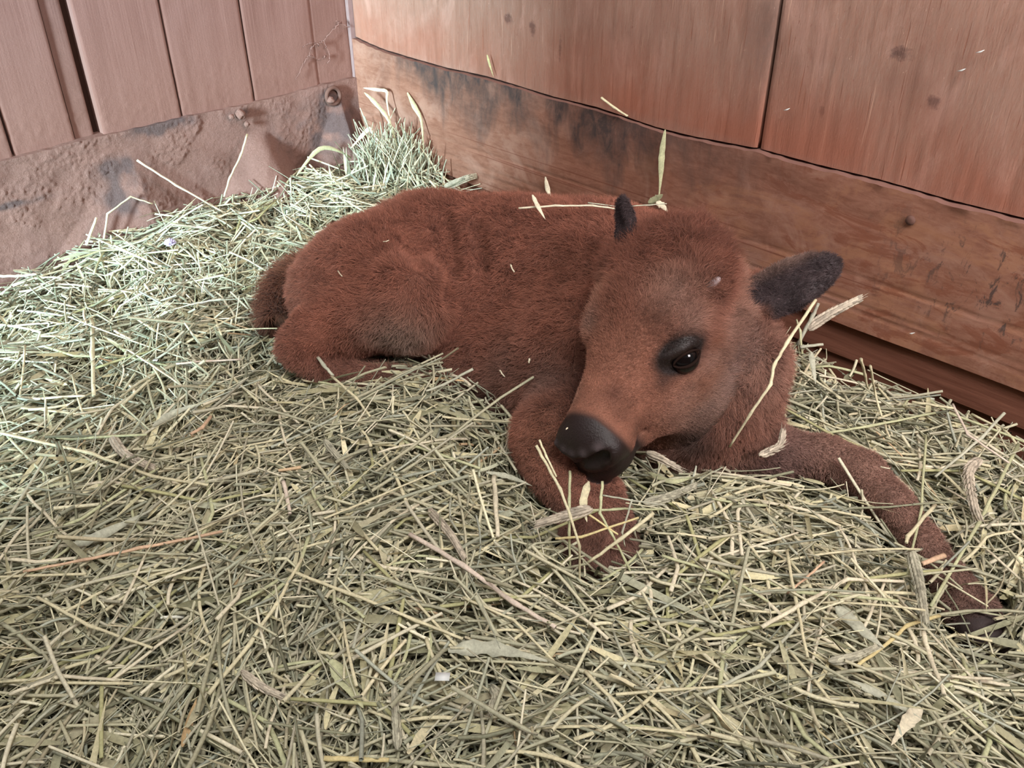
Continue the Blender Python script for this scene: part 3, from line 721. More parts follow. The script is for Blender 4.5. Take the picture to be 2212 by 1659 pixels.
g.build('eyelid', M_LID, calf)
# horn bud
M_HORN = plain('pale_horn', (0.30, 0.235, 0.235), .5, .4)
hbt = next(t for t in np.arange(1.0, 1.4, .001) if sd_at(PT(1547, 607, t)[None])[0] < .008); hb = PT(1547, 607, hbt)
nb = grad_at(hb[None])[0] * .6 + CU * .5 + CR * .3; nb /= np.linalg.norm(nb)
V, Qd, T = tube([hb - nb * .018, hb - nb * .006, hb + nb * .002, hb + nb * .0055, hb + nb * .007], [.0065, .0055, .0045, .0028, .0008], 12)
o = mesh_np('horn_bud', V, Qd, T, M_HORN, calf); o['label'] = 'small pale horn bud above the eye'

# ---- tail
tp = [PT(706, 590, 1.56), PT(662, 598, 1.565), PT(630, 620, 1.56), PT(612, 655, 1.54), PT(606, 690, 1.52)]
tr = [.030, .034, .036, .034, .022]
def spline(P, n):
    P = np.asarray(P, float); m = len(P); t = np.linspace(0, m - 1, n); o = []
    for x in t:
        i = min(int(x), m - 2); f = x - i; p0, p1, p2, p3 = P[max(i - 1, 0)], P[i], P[i + 1], P[min(i + 2, m - 1)]
        o.append(0.5 * ((2 * p1) + (-p0 + p2) * f + (2 * p0 - 5 * p1 + 4 * p2 - p3) * f * f + (-p0 + 3 * p1 - 3 * p2 + p3) * f ** 3))
    return np.array(o)
TV, TQ, TT = tube(spline(tp, 16), np.interp(np.linspace(0, 4, 16), range(5), tr), 14)
tail = mesh_np('tail', TV, TQ, TT, M_SKIN, calf, col=(.16, .062, .035)); tail['label'] = 'dark brown bushy tail'

# ---- fur as strands
def fur_mat():
    n = NT('calf_fur'); a = n.n('ShaderNodeAttribute'); a.attribute_name = 'col'
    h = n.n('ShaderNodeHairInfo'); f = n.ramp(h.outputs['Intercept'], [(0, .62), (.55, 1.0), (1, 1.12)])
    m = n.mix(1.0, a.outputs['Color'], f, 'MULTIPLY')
    n.p.inputs['Sheen Weight'].default_value = 0.10; n.p.inputs['Sheen Roughness'].default_value = .5
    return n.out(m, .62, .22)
M_FUR = fur_mat()
def strands(name, P, D0, L, col, rad, parent, seg=5, curl=None, wave=.0, seed=0, clump=0.35, droop=0.15, cboost=None):
    """P roots, D0 start dirs, L lengths"""
    k = len(P); pts = np.zeros((k, seg, 3), np.float32); pts[:, 0] = P; d = D0.copy()
    cn = (vnoise3(P * 75, 100 + seed) + .6 * vnoise3(P * 30, 140 + seed) + .9 * vnoise3(P * 190, 160 + seed)) * (1 if cboost is None else cboost[:, None])           # neighbours bend together
    fn = rng.normal(size=(k, 3)) * .22
    for i in range(1, seg):
        d = d + cn * clump * (i / seg) + fn * .6 + np.array([0, 0, -droop]) * (i / seg)
        if curl is not None:
            ph = curl[:, 3] + i * curl[:, 4]; ax = curl[:, :3]
            d = d + (ax * np.cos(ph)[:, None] + np.cross(ax, D0) * np.sin(ph)[:, None]) * curl[:, 5:6]
        d /= np.linalg.norm(d, axis=1, keepdims=True); pts[:, i] = pts[:, i - 1] + d * (L / (seg - 1))[:, None]
    hc = bpy.data.hair_curves.new(name); hc.add_curves([seg] * k)
    hc.attributes['position'].data.foreach_set('vector', pts.ravel())
    ra = hc.attributes.get('radius') or hc.attributes.new('radius', 'FLOAT', 'POINT')
    prof = np.interp(np.linspace(0, 1, seg), [0, .6, 1], [1, .8, .15]); ra.data.foreach_set('value', (rad[:, None] * prof[None]).astype(np.float32).ravel())
    ca = hc.attributes.new('col', 'FLOAT_COLOR', 'CURVE'); c4 = np.ones((k, 4), np.float32); c4[:, :3] = col; ca.data.foreach_set('color', c4.ravel())
    hc.materials.append(M_FUR); o = bpy.data.objects.new(name, hc); C.objects.link(o); o.parent = parent; return o
def sample_surface(V, F, N, count, weight=None):
    a = np.linalg.norm(np.cross(V[F[:, 2]] - V[F[:, 0]], V[F[:, 3]] - V[F[:, 1]]), axis=1) * .5
    if weight is not None: a = a * weight
    f = rng.choice(len(F), count, p=a / a.sum()); uv = rng.random((count, 2)); u, v = uv[:, :1], uv[:, 1:]
    q = F[f]; w = [(1 - u) * (1 - v), u * (1 - v), u * v, (1 - u) * v]
    P = sum(w[i] * V[q[:, i]] for i in range(4)); Nn = sum(w[i] * N[q[:, i]] for i in range(4)); Nn /= np.linalg.norm(Nn, axis=1, keepdims=True)
    return P, Nn
FC = BV[BF].mean(1); FN = BN[BF].mean(1)
view = np.array([0, 0, CAM_Z]) - FC; view /= np.linalg.norm(view, axis=1, keepdims=True)
fw = np.where((FN * view).sum(1) > -.35, 1.0, .12); fw *= np.where(FC[:, 2] < .05, .1, 1)
fn_, fr_, fu_ = hl(FC); headf = (fn_ > -.19) & (fn_ < .2) & (np.abs(fr_) < .13) & (fu_ > -.14) & (FC[:, 1] < 1.30)
fw = fw * np.where(headf, 2.3, 1.0) * np.where(bear[BF[:, 0]] > 0, 1.3, 1)
NFUR = int(FUR_N)
P, N = sample_surface(BV, BF, BN, NFUR, fw)
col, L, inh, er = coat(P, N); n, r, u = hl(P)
# comb direction
flow = np.tile(np.array([-.75, .05, -.45]), (len(P), 1))
def setflow(w, d):
    global flow; flow = flow * (1 - w[:, None]) + np.asarray(d)[None] * w[:, None]
fore = np.zeros(len(P))
for (a, ra), (b, rb) in zip(FL[:-1], FL[1:]):
    ww = sstep(.075, .045, np.linalg.norm(P - (a + b) / 2, axis=1)); dd = (b - a) / np.linalg.norm(b - a); setflow(ww, dd)
setflow(np.clip(gauss(P, PT(1230, 1050, 1.17), .12) * 1.3, 0, 1), (PT(1300, 1200, 1.13) - PT(1180, 980, 1.2)) * 7)
setflow(np.clip(gauss(P, PT(700, 730, 1.38), .08) * 1.3, 0, 1), (-.9, 0, -.3))
setflow(gauss(P, PT(980, 620, 1.3), .09), (.1, -.3, -.9))
setflow(inh, -HN * .75 + HR * .35 * np.sign(1) - HU * .1)
muzz = inh * sstep(.04, .12, n); setflow(muzz, -HN * .6 + HR * .5)
crown = inh * sstep(-.02, -.07, n) * sstep(0, .03, u); setflow(crown, -HN * .9 + HU * .3)
ql = (P - E1c) @ E1B.T; setflow(er * (ql[:, 0] > -1) * (np.linalg.norm(P - E1c, axis=1) < .09), E1B[0] * .8)
flow = flow + .35 * vnoise3(P * 9, 60)
tan = flow - N * (flow * N).sum(1, keepdims=True); tan /= np.linalg.norm(tan, axis=1, keepdims=True) + 1e-6
lift = .52 + .12 * vnoise(P * 25, 77) + .22 * crown - .25 * muzz; lift = np.where(er > 0, .35, lift)
lift = np.clip(lift * (1 - .25 * inh), .2, .95)[:, None]
D0 = N * lift + tan * (1 - lift); D0 /= np.linalg.norm(D0, axis=1, keepdims=True)
hide = L > .0012; P, N, L, col, D0, crown, inh = P[hide], N[hide], L[hide], col[hide], D0[hide], crown[hide], inh[hide]
L = L * (0.75 + .5 * rng.random(len(L))) * (1 + .28 * fbm(P * 32, 90, 2)) + .012 * crown * (1 + fbm(P * 20, 33, 2))
cb = fbm(P * 55, 95, 2) + .8 * vnoise(P * 170, 99); col = col * (1 + (.16 + .12 * crown[:, None][:, 0]) * cb + .14 * rng.normal(size=len(P)))[:, None]
gh = (rng.random(len(P)) < .06)[:, None]; col = np.where(gh, col * 1.25 + .03, col); col = np.clip(col, .004, 1)
k = len(P); ax = rng.normal(size=(k, 3)); ax -= D0 * (ax * D0).sum(1, keepdims=True); ax /= np.linalg.norm(ax, axis=1, keepdims=True)
curl = np.concatenate([ax, rng.random((k, 1)) * 6.28, np.full((k, 1), 1.5), (.16 + .30 * crown)[:, None]], 1)
rad = np.full(k, .00024) * (1 - .3 * inh); 
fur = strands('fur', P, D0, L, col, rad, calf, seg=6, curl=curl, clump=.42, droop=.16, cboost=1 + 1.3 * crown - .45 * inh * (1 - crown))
# tail hair
tn = spline(tp, 16); kk = 9000; ti = rng.random(kk) * 15; i0 = ti.astype(int); f = (ti - i0)[:, None]
c = tn[i0] * (1 - f) + tn[np.minimum(i0 + 1, 15)] * f; dirt = tn[np.minimum(i0 + 1, 15)] - tn[i0]; dirt /= np.linalg.norm(dirt, axis=1, keepdims=True)
a = rng.normal(size=(kk, 3)); a -= dirt * (a * dirt).sum(1, keepdims=True); a /= np.linalg.norm(a, axis=1, keepdims=True)
rr = np.interp(ti, np.linspace(0, 15, 5), tr) * .96
tc_ = np.array([.17, .065, .036]) * (1 + .25 * rng.normal(size=(kk, 1))) * np.interp(ti, [0, 4, 15], [1.5, 1.1, .7])[:, None]
strands('fur', c + a * rr[:, None], dirt * .8 + a * .45, np.full(kk, .03) * (.7 + .6 * rng.random(kk)), np.clip(tc_, .01, 1), np.full(kk, .0004), tail, seg=5, clump=.3)
print('fur', time.time() - T0)
# ------------------------------------------------------------------ hay
def hay_mat():
    n = NT('dry_hay'); v = n.n('ShaderNodeVertexColor'); v.layer_name = 'col'
    f = n.noise(n.map((1, 1, 1)), 300, 3, .6)
    c = n.mix(1.0, v.outputs[0], n.ramp(f, [(0.3, .78), (.7, 1.12)]), 'MULTIPLY')
    n.bump(f, .25, .0006); n.p.inputs['Sheen Weight'].default_value = 0.0
    return n.out(c, .6, .25)
M_HAY = hay_mat()
hp = [(-.95, 1.42, .115), (-.76, 1.09, .135), (-.60, 1.70, .13), (-.40, 2.05, .145), (-.27, 1.92, .15), (-.22, 2.00, .165), (-.05, 1.78, .15), (-.5, 1.35, .13), (-.33, 1.20, .12), (-.15, 1.12, .13), (-.02, 1.08, .13),
      (-.6, .8, .13), (0, .8, .125), (0, .5, .12), (.3, .6, .12), (.6, .7, .105), (.42, .86, .105), (.25, .9, .12), (.12, 1.0, .125), (.62, 1.0, .10), (.55, 1.15, .105), (.42, 1.28, .11), (.8, .9, .09), (.48, .95, .105), (-.4, .5, .12), (.15, 1.65, .12), (.35, 1.4, .10), (1.0, .7, .09), (-1.2, .9, .12), (-.95, .6, .13), (.56, .78, .085), (.52, .92, .09)]
for (px_, py_, z_) in ((850, 835, .142), (1000, 885, .14), (700, 830, .125), (930, 860, .145), (1290, 1180, .108), (1200, 1080, .11), (1350, 1100, .115), (2060, 1250, .078), (2125, 1370, .072), (1950, 1110, .085)):
    q_ = PZ(px_, py_, z_); hp.append((q_[0], q_[1], z_))
HPs = np.array(hp)
def hay_h(X, Y):
    d2 = (X[:, None] - HPs[None, :, 0]) ** 2 + (Y[:, None] - HPs[None, :, 1]) ** 2
    w_ = 1 / (d2 + .004) ** 1.6; z = (w_ * HPs[None, :, 2]).sum(1) / w_.sum(1)
    return z + .016 * fbm(np.stack([X * 5.5, Y * 5.5, X * 0], -1), 200, 3) + .007 * vnoise(np.stack([X * 17, Y * 17, X * 0], -1), 207)
PAL = np.array([(.58, .565, .41), (.49, .485, .36), (.68, .65, .48), (.41, .425, .33), (.53, .51, .40), (.80, .76, .60), (.26, .265, .185), (.60, .545, .39), (.49, .52, .44), (.66, .48, .31)])
PW = np.array([.18, .16, .17, .10, .11, .09, .10, .04, .05, .004]); PW /= PW.sum()
def make_stalks(cnt, x0, x1, y0, y1, lo, hi, lenm, kind, tiltsd, dens=None):
    X = rng.uniform(x0, x1, cnt); Y = rng.uniform(y0, y1, cnt)
    Z = hay_h(X, Y); off = rng.uniform(lo, hi, cnt)
    den = fbm(np.stack([X * 13, Y * 13, X * 0], -1), 230, 2); off = off - .022 * sstep(.1, .9, den)
    P0 = np.stack([X, Y, Z + off], -1)
    ori = vnoise(np.stack([X * 4, Y * 4, X * 0], -1), 210) * 2.2 + .6
    ang = np.where(rng.random(cnt) < .45, ori + rng.normal(0, .45, cnt), rng.uniform(0, math.pi * 2, cnt))
    til = rng.normal(0, tiltsd, cnt); up = rng.random(cnt) < .05; til = np.where(up, rng.uniform(.2, .8, cnt), til)
    L = lenm * np.exp(rng.normal(0, .5, cnt)); L = np.clip(L, .02, .26)
    # follow the heap slope
    e = .02; sx = (hay_h(X + e, Y) - hay_h(X - e, Y)) / (2 * e); sy = (hay_h(X, Y + e) - hay_h(X, Y - e)) / (2 * e)
    D = np.stack([np.cos(ang), np.sin(ang), np.tan(til) + sx * np.cos(ang) + sy * np.sin(ang)], -1); D /= np.linalg.norm(D, axis=1, keepdims=True)
    return P0, D, L
def polylines(P0, D, L, seg):
    k = len(P0); t = np.linspace(-.5, .5, seg)
    side = np.cross(D, (0, 0, 1.0)); side /= np.linalg.norm(side, axis=1, keepdims=True) + 1e-9; upv = np.cross(side, D)
    b1 = rng.normal(0, .04, (k, 1)); b2 = rng.normal(0, .025, (k, 1)) - .012
    pts = P0[:, None] + D[:, None] * (t[None, :, None] * L[:, None, None])
    sh = (t ** 2)[None]; pts = pts + side[:, None] * (b1 * sh * L[:, None] * 4)[..., None] + upv[:, None] * (b2 * sh * L[:, None] * 4)[..., None]
    kink = rng.random(k) < .22; kt = rng.uniform(-.25, .3, k); ka = rng.normal(0, .55, k); kz = rng.normal(-.1, .25, k)
    over = np.maximum(0, t[None] - kt[:, None]) * kink[:, None] * L[:, None]
    pts = pts + side[:, None] * (over * np.tan(np.clip(ka, -1, 1))[:, None])[..., None] + upv[:, None] * (over * kz[:, None])[..., None]
    return pts, side, upv
def keep_mask(pts, thr=.004):
    k, s, _ = pts.shape; A = pts.reshape(-1, 3)
    sdv = sd_at(A).reshape(k, s).min(1)
    dr = (CX + CY - pts[..., 0] - pts[..., 1]) * Q; dlw = ((pts[..., 0] - CX) - (pts[..., 1] - CY)) * Q
    ok = (sdv > thr) & (dr.min(1) > .012) & (dlw.min(1) > .02) & (pts[..., 2].min(1) > .0)
    tl = np.linalg.norm(tnp[None] - pts[:, s // 2][:, None], axis=2).min(1); ok &= tl > .036
    px, py = project(pts[:, s // 2]); ok &= (px > -420) & (px < 2630) & (py < 2050)
    ok &= ~((dlw.min(1) < .10) & (px < 40) & (py < 640))
    return ok
tnp = np.array([p for p in spline(tp, 16)])
HG = Geo()
def stem_batch(P0, D, L, seg, rad, cols):
    pts, side, upv = polylines(P0, D, L, seg); ok = keep_mask(pts)
    pts, side, upv, rad, cols = pts[ok], side[ok], upv[ok], rad[ok], cols[ok]; k = len(pts); sd = 5
    an = np.arange(sd) * 2 * math.pi / sd
    ring = side[:, None, None] * np.cos(an)[None, None, :, None] + upv[:, None, None] * np.sin(an)[None, None, :, None]
    taper = np.linspace(1.08, .85, seg)[None, :, None, None]
    V = pts[:, :, None] + ring * rad[:, None, None, None] * taper
    base = (np.arange(k) * seg * sd)[:, None, None]; i = np.arange(seg - 1)[:, None]; j = np.arange(sd)[None]
    Qd = np.stack([base + (i * sd + j), base + (i * sd + (j + 1) % sd), base + ((i + 1) * sd + (j + 1) % sd), base + ((i + 1) * sd + j)], -1).reshape(-1, 4)
    HG.add(V.reshape(-1, 3), Qd, None, np.repeat(cols, seg * sd, 0)); return k
def blade_batch(P0, D, L, seg, wid, cols):
    pts, side, upv = polylines(P0, D, L, seg); ok = keep_mask(pts)
    pts, side, upv, wid, cols = pts[ok], side[ok], upv[ok], wid[ok], cols[ok]; k = len(pts)
    tw = rng.uniform(-1.0, 1.0, (k, 1)) + rng.normal(0, .7, (k, 1)) * np.linspace(-.5, .5, seg)[None]
    wv = side[:, None] * np.cos(tw)[..., None] + upv[:, None] * np.sin(tw)[..., None]; nv = -side[:, None] * np.sin(tw)[..., None] + upv[:, None] * np.cos(tw)[..., None]
    t = np.linspace(0, 1, seg); prof = (np.minimum(1, t * 6 + .35) * np.minimum(1, (1 - t) * 2.2 + .08))[None, :, None] * wid[:, None, None]
    V = np.stack([pts - wv * prof, pts - nv * prof * .35, pts + wv * prof], 2)   # 3 across, folded
    base = (np.arange(k) * seg * 3)[:, None, None]; i = np.arange(seg - 1)[:, None]; j = np.arange(2)[None]
    Qd = np.stack([base + i * 3 + j, base + i * 3 + j + 1, base + (i + 1) * 3 + j + 1, base + (i + 1) * 3 + j], -1).reshape(-1, 4)
    HG.add(V.reshape(-1, 3), Qd, None, np.repeat(cols, seg * 3, 0)); return k
def pal(k, green=0.0):
    c = PAL[rng.choice(len(PAL), k, p=PW)] * (1 + .17 * rng.normal(size=(k, 1))); return np.clip(.81 * c * np.array([1.0, .985, .92]), .04, .8)
X0, X1, Y0, Y1 = -1.35, 1.15, .22, 2.3
for cnt, lo, hi, lm, ts in ((int(26000 * HAY), -.055, -.02, .085, .2), (int(34000 * HAY), -.028, .004, .080, .24), (int(14000 * HAY), .0, .018, .09, .2), (int(12000 * HAY), -.01, .016, .024, .5)):
    P0, D, L = make_stalks(cnt, X0, X1, Y0, Y1, lo, hi, lm, 0, ts); stem_batch(P0, D, L, 6, .0007 + .0018 * rng.random(cnt) ** 1.4, pal(cnt))
for cnt, lo, hi, lm in ((int(10000 * HAY), -.05, -.015, .075), (int(9500 * HAY), -.028, .006, .07), (int(3600 * HAY), .0, .014, .08)):
    P0, D, L = make_stalks(cnt, X0, X1, Y0, Y1, lo, hi, lm, 1, .2); blade_batch(P0, D, L, 7, rng.uniform(.0015, .0050, cnt), pal(cnt, 1) * np.array([.97, .94, .84]))
# the upright tuft heaped in the corner
cnt = 620; tc0 = PZ(868, 385, .15)
P0 = np.stack([tc0[0] + rng.normal(0, .050, cnt), tc0[1] + rng.normal(0, .045, cnt), rng.uniform(.15, .22, cnt)], -1)
D = np.stack([rng.normal(-.05, .38, cnt), rng.normal(0, .28, cnt), np.ones(cnt)], -1); D /= np.linalg.norm(D, axis=1, keepdims=True)
stem_batch(P0, D, np.clip(rng.normal(.095, .05, cnt), .03, .22), 6, rng.uniform(.0008, .0018, cnt), pal(cnt))
P0 = np.stack([tc0[0] + rng.normal(0, .055, 500), tc0[1] + rng.normal(0, .045, 500), rng.uniform(.15, .21, 500)], -1)
D = np.stack([rng.normal(0, .45, 500), rng.normal(0, .3, 500), np.ones(500)], -1); D /= np.linalg.norm(D, axis=1, keepdims=True)
blade_batch(P0, D, np.clip(rng.normal(.08, .03, 500), .03, .16), 7, rng.uniform(.0015, .003, 500), pal(500, 1))
hay = HG.build('hay_bedding', M_HAY, smooth=False); del HG
tag(hay, 'deep bedding of loose greenish dry hay covering the stall floor', 'hay', kind='stuff')
# packed chaff beneath the loose stems, coloured dark for the shade between them
xs = np.linspace(X0, X1, 200); ys = np.linspace(Y0, Y1, 170); X, Y = np.meshgrid(xs, ys, indexing='ij'); X = X.ravel(); Y = Y.ravel()
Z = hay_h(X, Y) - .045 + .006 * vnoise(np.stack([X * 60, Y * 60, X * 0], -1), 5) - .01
dr = (CX + CY - X - Y) * Q; dlw = ((X - CX) - (Y - CY)) * Q
inside = (dr > .01) & (dlw > .03); nx_, ny_ = 200, 170; idx = np.arange(nx_ * ny_).reshape(nx_, ny_)
Qf = np.stack([idx[:-1, :-1], idx[1:, :-1], idx[1:, 1:], idx[:-1, 1:]], -1).reshape(-1, 4)
sdm = sd_at(np.stack([X, Y, Z], -1)) > .0; Qf = Qf[inside[Qf].all(1) & sdm[Qf].all(1)]
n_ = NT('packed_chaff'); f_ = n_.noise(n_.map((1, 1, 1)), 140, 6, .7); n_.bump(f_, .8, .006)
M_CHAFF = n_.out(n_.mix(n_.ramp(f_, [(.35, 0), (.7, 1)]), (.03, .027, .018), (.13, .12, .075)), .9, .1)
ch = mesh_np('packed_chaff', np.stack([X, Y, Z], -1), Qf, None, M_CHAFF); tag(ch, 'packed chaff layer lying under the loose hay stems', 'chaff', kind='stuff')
print('hay', time.time() - T0)

# ------------------------------------------------------------------ single stalks, blades and seed heads that can be picked out
COLS = {'pale': (.66, .60, .44), 'straw': (.60, .55, .36), 'green': (.46, .47, .28), 'grey': (.42, .42, .32), 'seed': (.50, .455, .36), 'orange': (.60, .41, .27), 'pink': (.64, .54, .44), 'olive': (.40, .39, .20), 'yellow': (.62, .52, .26)}
def world_pts(pts, mode):
    out = []
    for p in pts:
        px, py = p[0], p[1]; v = p[2] if len(p) > 2 else None
        if mode == 'h':      # v metres above the hay surface
            z = .12
            for _ in range(8):
                q = PZ(px, py, z); z = float(hay_h(np.array([q[0]]), np.array([q[1]]))[0]) + (v + .006 if v is not None else .021)
            out.append(PZ(px, py, z))
        elif mode == 't': out.append(PT(px, py, v))
        elif mode == 'z': out.append(PZ(px, py, v))
        elif mode == 'R': out.append(PR(px, py, v))
        elif mode == 'L': out.append(PL(px, py, v))
        elif mode == 'B':    # on the calf
            for t in np.arange(.9, 1.7, .002):
                q = PT(px, py, t)
                if sd_at(q[None])[0] < (v or .016): break
            out.append(PT(px, py, t))
    return np.array(out)
def stalk(pts, wpx, colr, label, mode='h', group=None, node=True):
    P = world_pts(pts, mode); d = np.linalg.norm(P.mean(0) - np.array([0, 0, CAM_Z])); r = .82 * wpx / F_PX * d / 2
    Q_ = []
    for i in range(len(P) - 1):
        for k in range(5): Q_.append(P[i] + (P[i + 1] - P[i]) * k / 5)
    Q_.append(P[-1]); Q_ = np.array(Q_); Q_[1:-1] += rng.normal(0, r * .15, (len(Q_) - 2, 3))
    R = np.linspace(1.1, .88, len(Q_)) * r; 
    if node and len(P) > 2:
        for j in range(1, len(P) - 1): R[j * 5] *= 1.3
    g = Geo(); V, Qd, T = tube(Q_, R, 8, True, .8)
    c = np.array(COLS[colr]); cc = np.repeat(1 + .08 * rng.normal(size=len(Q_)), 8); cc = np.concatenate([cc, [.35, .35]])
    g.add(V, Qd, T, c[None] * cc[:, None])
    # split, open ends
    o = g.build('hay_stalk', M_HAY, smooth=False); tag(o, label, 'hay stalk', group); return o
def blade(pts, wpx, colr, label, mode='h', group=None, name='grass_leaf'):
    P = world_pts(pts, mode); d = np.linalg.norm(P.mean(0) - np.array([0, 0, CAM_Z])); w = wpx / F_PX * d / 2
    A = spline(P, 16); t = np.linspace(0, 1, 16); tt = np.gradient(A, axis=0); tt /= np.linalg.norm(tt, axis=1, keepdims=True)
    vd = np.array([0, 0, CAM_Z]) - A; side = np.cross(tt, vd + np.array([0.3, 0, .5])); side /= np.linalg.norm(side, axis=1, keepdims=True); nn = np.cross(side, tt)
    prof = (np.minimum(1, t * 3 + .15) ** .8 * np.minimum(1, (1 - t) * 1.8 + .04) * (1 + .12 * rng.normal(size=16)))[:, None] * w
    rows = []
    for th in (0, .0004):
        rows += [A - side * prof + nn * th, A - nn * prof * .3 + nn * th, A + side * prof + nn * th]
    V = np.stack(rows, 1).reshape(-1, 3); Qd = []
    for i in range(15):
        a, b = i * 6, (i + 1) * 6
        for j in (0, 1): Qd += [(a + j, a + j + 1, b + j + 1, b + j), (b + 3 + j, b + 4 + j, a + 4 + j, a + 3 + j)]
        Qd += [(a, b, b + 3, a + 3), (a + 2, a + 5, b + 5, b + 2)]
    g = Geo(); g.add(V, Qd, None, np.array(COLS[colr])[None] * np.repeat(1 + .07 * rng.normal(size=16), 6)[:, None]); o = g.build(name, M_HAY); tag(o, label, 'grass blade', group); return o
def seed_head(pts, wpx, label, colr='grey', mode='h', stem=None, group=None):
    P = world_pts(pts, mode); d = np.linalg.norm(P.mean(0) - np.array([0, 0, CAM_Z])); w = wpx / F_PX * d / 2
    colr = 'seed' if colr == 'pale' else colr
    root = bpy.data.objects.new('seed_head', None); C.objects.link(root); root.location = P[0]; root.empty_display_size = .01
    tag(root, label, 'seed head', group)
    A = spline(P, 30); Ln = np.linalg.norm(np.diff(A, axis=0), axis=1).sum(); nsp = max(9, int(Ln / .0032)); Pm = A - P[0]
    g = Geo(); V, Qd, T = tube(Pm[:28], .0009, 6); g.add(V, Qd, T, COLS[colr]); g.build('stem', M_HAY, root)
    g = Geo(); aw = Geo(); vd = np.array([0, 0, CAM_Z]) - P.mean(0); vd /= np.linalg.norm(vd)
    for i in range(nsp):
        t = i / (nsp - 1) * .93; x = t * 29; k = int(x); c = Pm[k] + (Pm[min(k + 1, 29)] - Pm[k]) * (x - k); dr_ = Pm[min(k + 2, 29)] - Pm[max(k - 1, 0)]; dr_ /= np.linalg.norm(dr_)
        sd_ = np.cross(dr_, vd); sd_ /= np.linalg.norm(sd_); s_ = 1 if i % 2 else -1; ww = w * (1 - .55 * t) * (.75 + .25 * min(1, t * 6))
        for off_, tw_ in ((s_, 0), (s_ * .35, .6)):
            a = c + sd_ * off_ * ww * .25 + vd * tw_ * ww * .6; tip = c + dr_ * .0125 + sd_ * off_ * ww * .85 + vd * tw_ * ww * .7; m = (a + tip) / 2 + sd_ * off_ * ww * .16
            V, Qd, T = tube(np.array([a, a * .7 + m * .3, m, m * .4 + tip * .6, tip]), np.array([.0008, .0016, .0019, .0012, .0002]) * (w / .0075) ** .7, 7, True, .7, up=vd)
            g.add(V, Qd, T, np.array(COLS[colr]) * np.array([.86, .82, .80]) * (1 + .2 * rng.normal()))
            if rng.random() < .5:
                V, Qd, T = tube(np.array([tip, tip + dr_ * .008 + sd_ * off_ * .001]), [.0004, .0001], 4); aw.add(V, Qd, T, np.array(COLS[colr]) * 1.05)
    g.build('spikelets', M_HAY, root); aw.build('awns', M_HAY, root)
    if stem is not None:
        Sx = world_pts(stem, mode) - P[0]; g = Geo(); V, Qd, T = tube(spline(Sx, 10), .0012, 6); g.add(V, Qd, T, COLS['green']); g.build('stalk', M_HAY, root)
    return root
exec_details = True
# on and around the calf
stalk([(1120, 450, 1.385), (1200, 445, 1.385), (1280, 444, 1.385), (1335, 452, 1.385)], 6, 'pale', 'long pale straw lying level across the calf back', 't')
stalk([(1270, 438, 1.42), (1340, 447, 1.42), (1400, 443, 1.42), (1440, 440, 1.42)], 4, 'grey', 'thin grey straw sticking out past the calf upright ear', 't')
blade([(1150, 421, 1.38), (1162, 446, 1.375), (1178, 474, 1.37)], 10, 'pale', 'short pale chip crossing the long straw on the calf back', 't')
blade([(1178, 382, .02), (1184, 412, .02), (1194, 436, .02)], 9, 'pale', 'short pale chip caught low on the right kickboard above the calf back', 'R')
blade([(1437, 280, .02), (1430, 330, .02), (1427, 385, .021), (1422, 440, .022)], 11, 'green', 'green blade hanging down the right kickboard behind the calf head', 'R')
blade([(1400, 438, .03), (1420, 428, .03), (1432, 420, .03)], 16, 'green', 'crumpled leaf at the foot of the hanging green blade', 'R')
blade([(1418, 436, .035), (1430, 444, .035), (1443, 458, .035)], 14, 'pale', 'pale pointed leaf tip just above the calf shaggy crown', 'R')
stalk([(1299, 211, .022), (1326, 232, .021), (1356, 251, .02)], 7, 'straw', 'short straw lodged on the seam of the right wall', 'R')
blade([(1052, 118, .014), (1058, 140, .014), (1066, 166, .014)], 5, 'olive', 'thin olive blade stuck on the plywood near its left end', 'R')
stalk([(1762, 648, 1.19), (1700, 740, 1.14), (1672, 790, 1.12), (1665, 830, 1.11), (1620, 895, 1.12), (1576, 965, 1.15)], 8, 'straw', 'long tan stalk rising in front of the calf cheek', 't')
stalk([(1722, 745, 1.28), (1757, 680, 1.28), (1768, 655, 1.28)], 9, 'grey', 'short grey stalk standing under the calf ear tip', 't')
stalk([(1733, 765, 1.27), (1728, 715, 1.27), (1720, 690, 1.27)], 6, 'green', 'thin green stalk under the calf ear, left of the upright seed head', 't')
stalk([(1728, 750, 1.26), (1778, 744, 1.26)], 9, 'grey', 'short level stalk end below the upright seed head', 't')
blade([(1752, 760, 1.27), (1756, 790, 1.26), (1762, 830, 1.25)], 13, 'grey', 'grey blade hanging below the short level stalk end', 't')
seed_head([(1742, 712, 1.30), (1790, 680, 1.30), (1856, 646, 1.30)], 26, 'upright pale seed head beside the calf ear against the kickboard', 'pale', 't', stem=[(1727, 745, 1.29), (1735, 725, 1.295), (1742, 712, 1.30)])
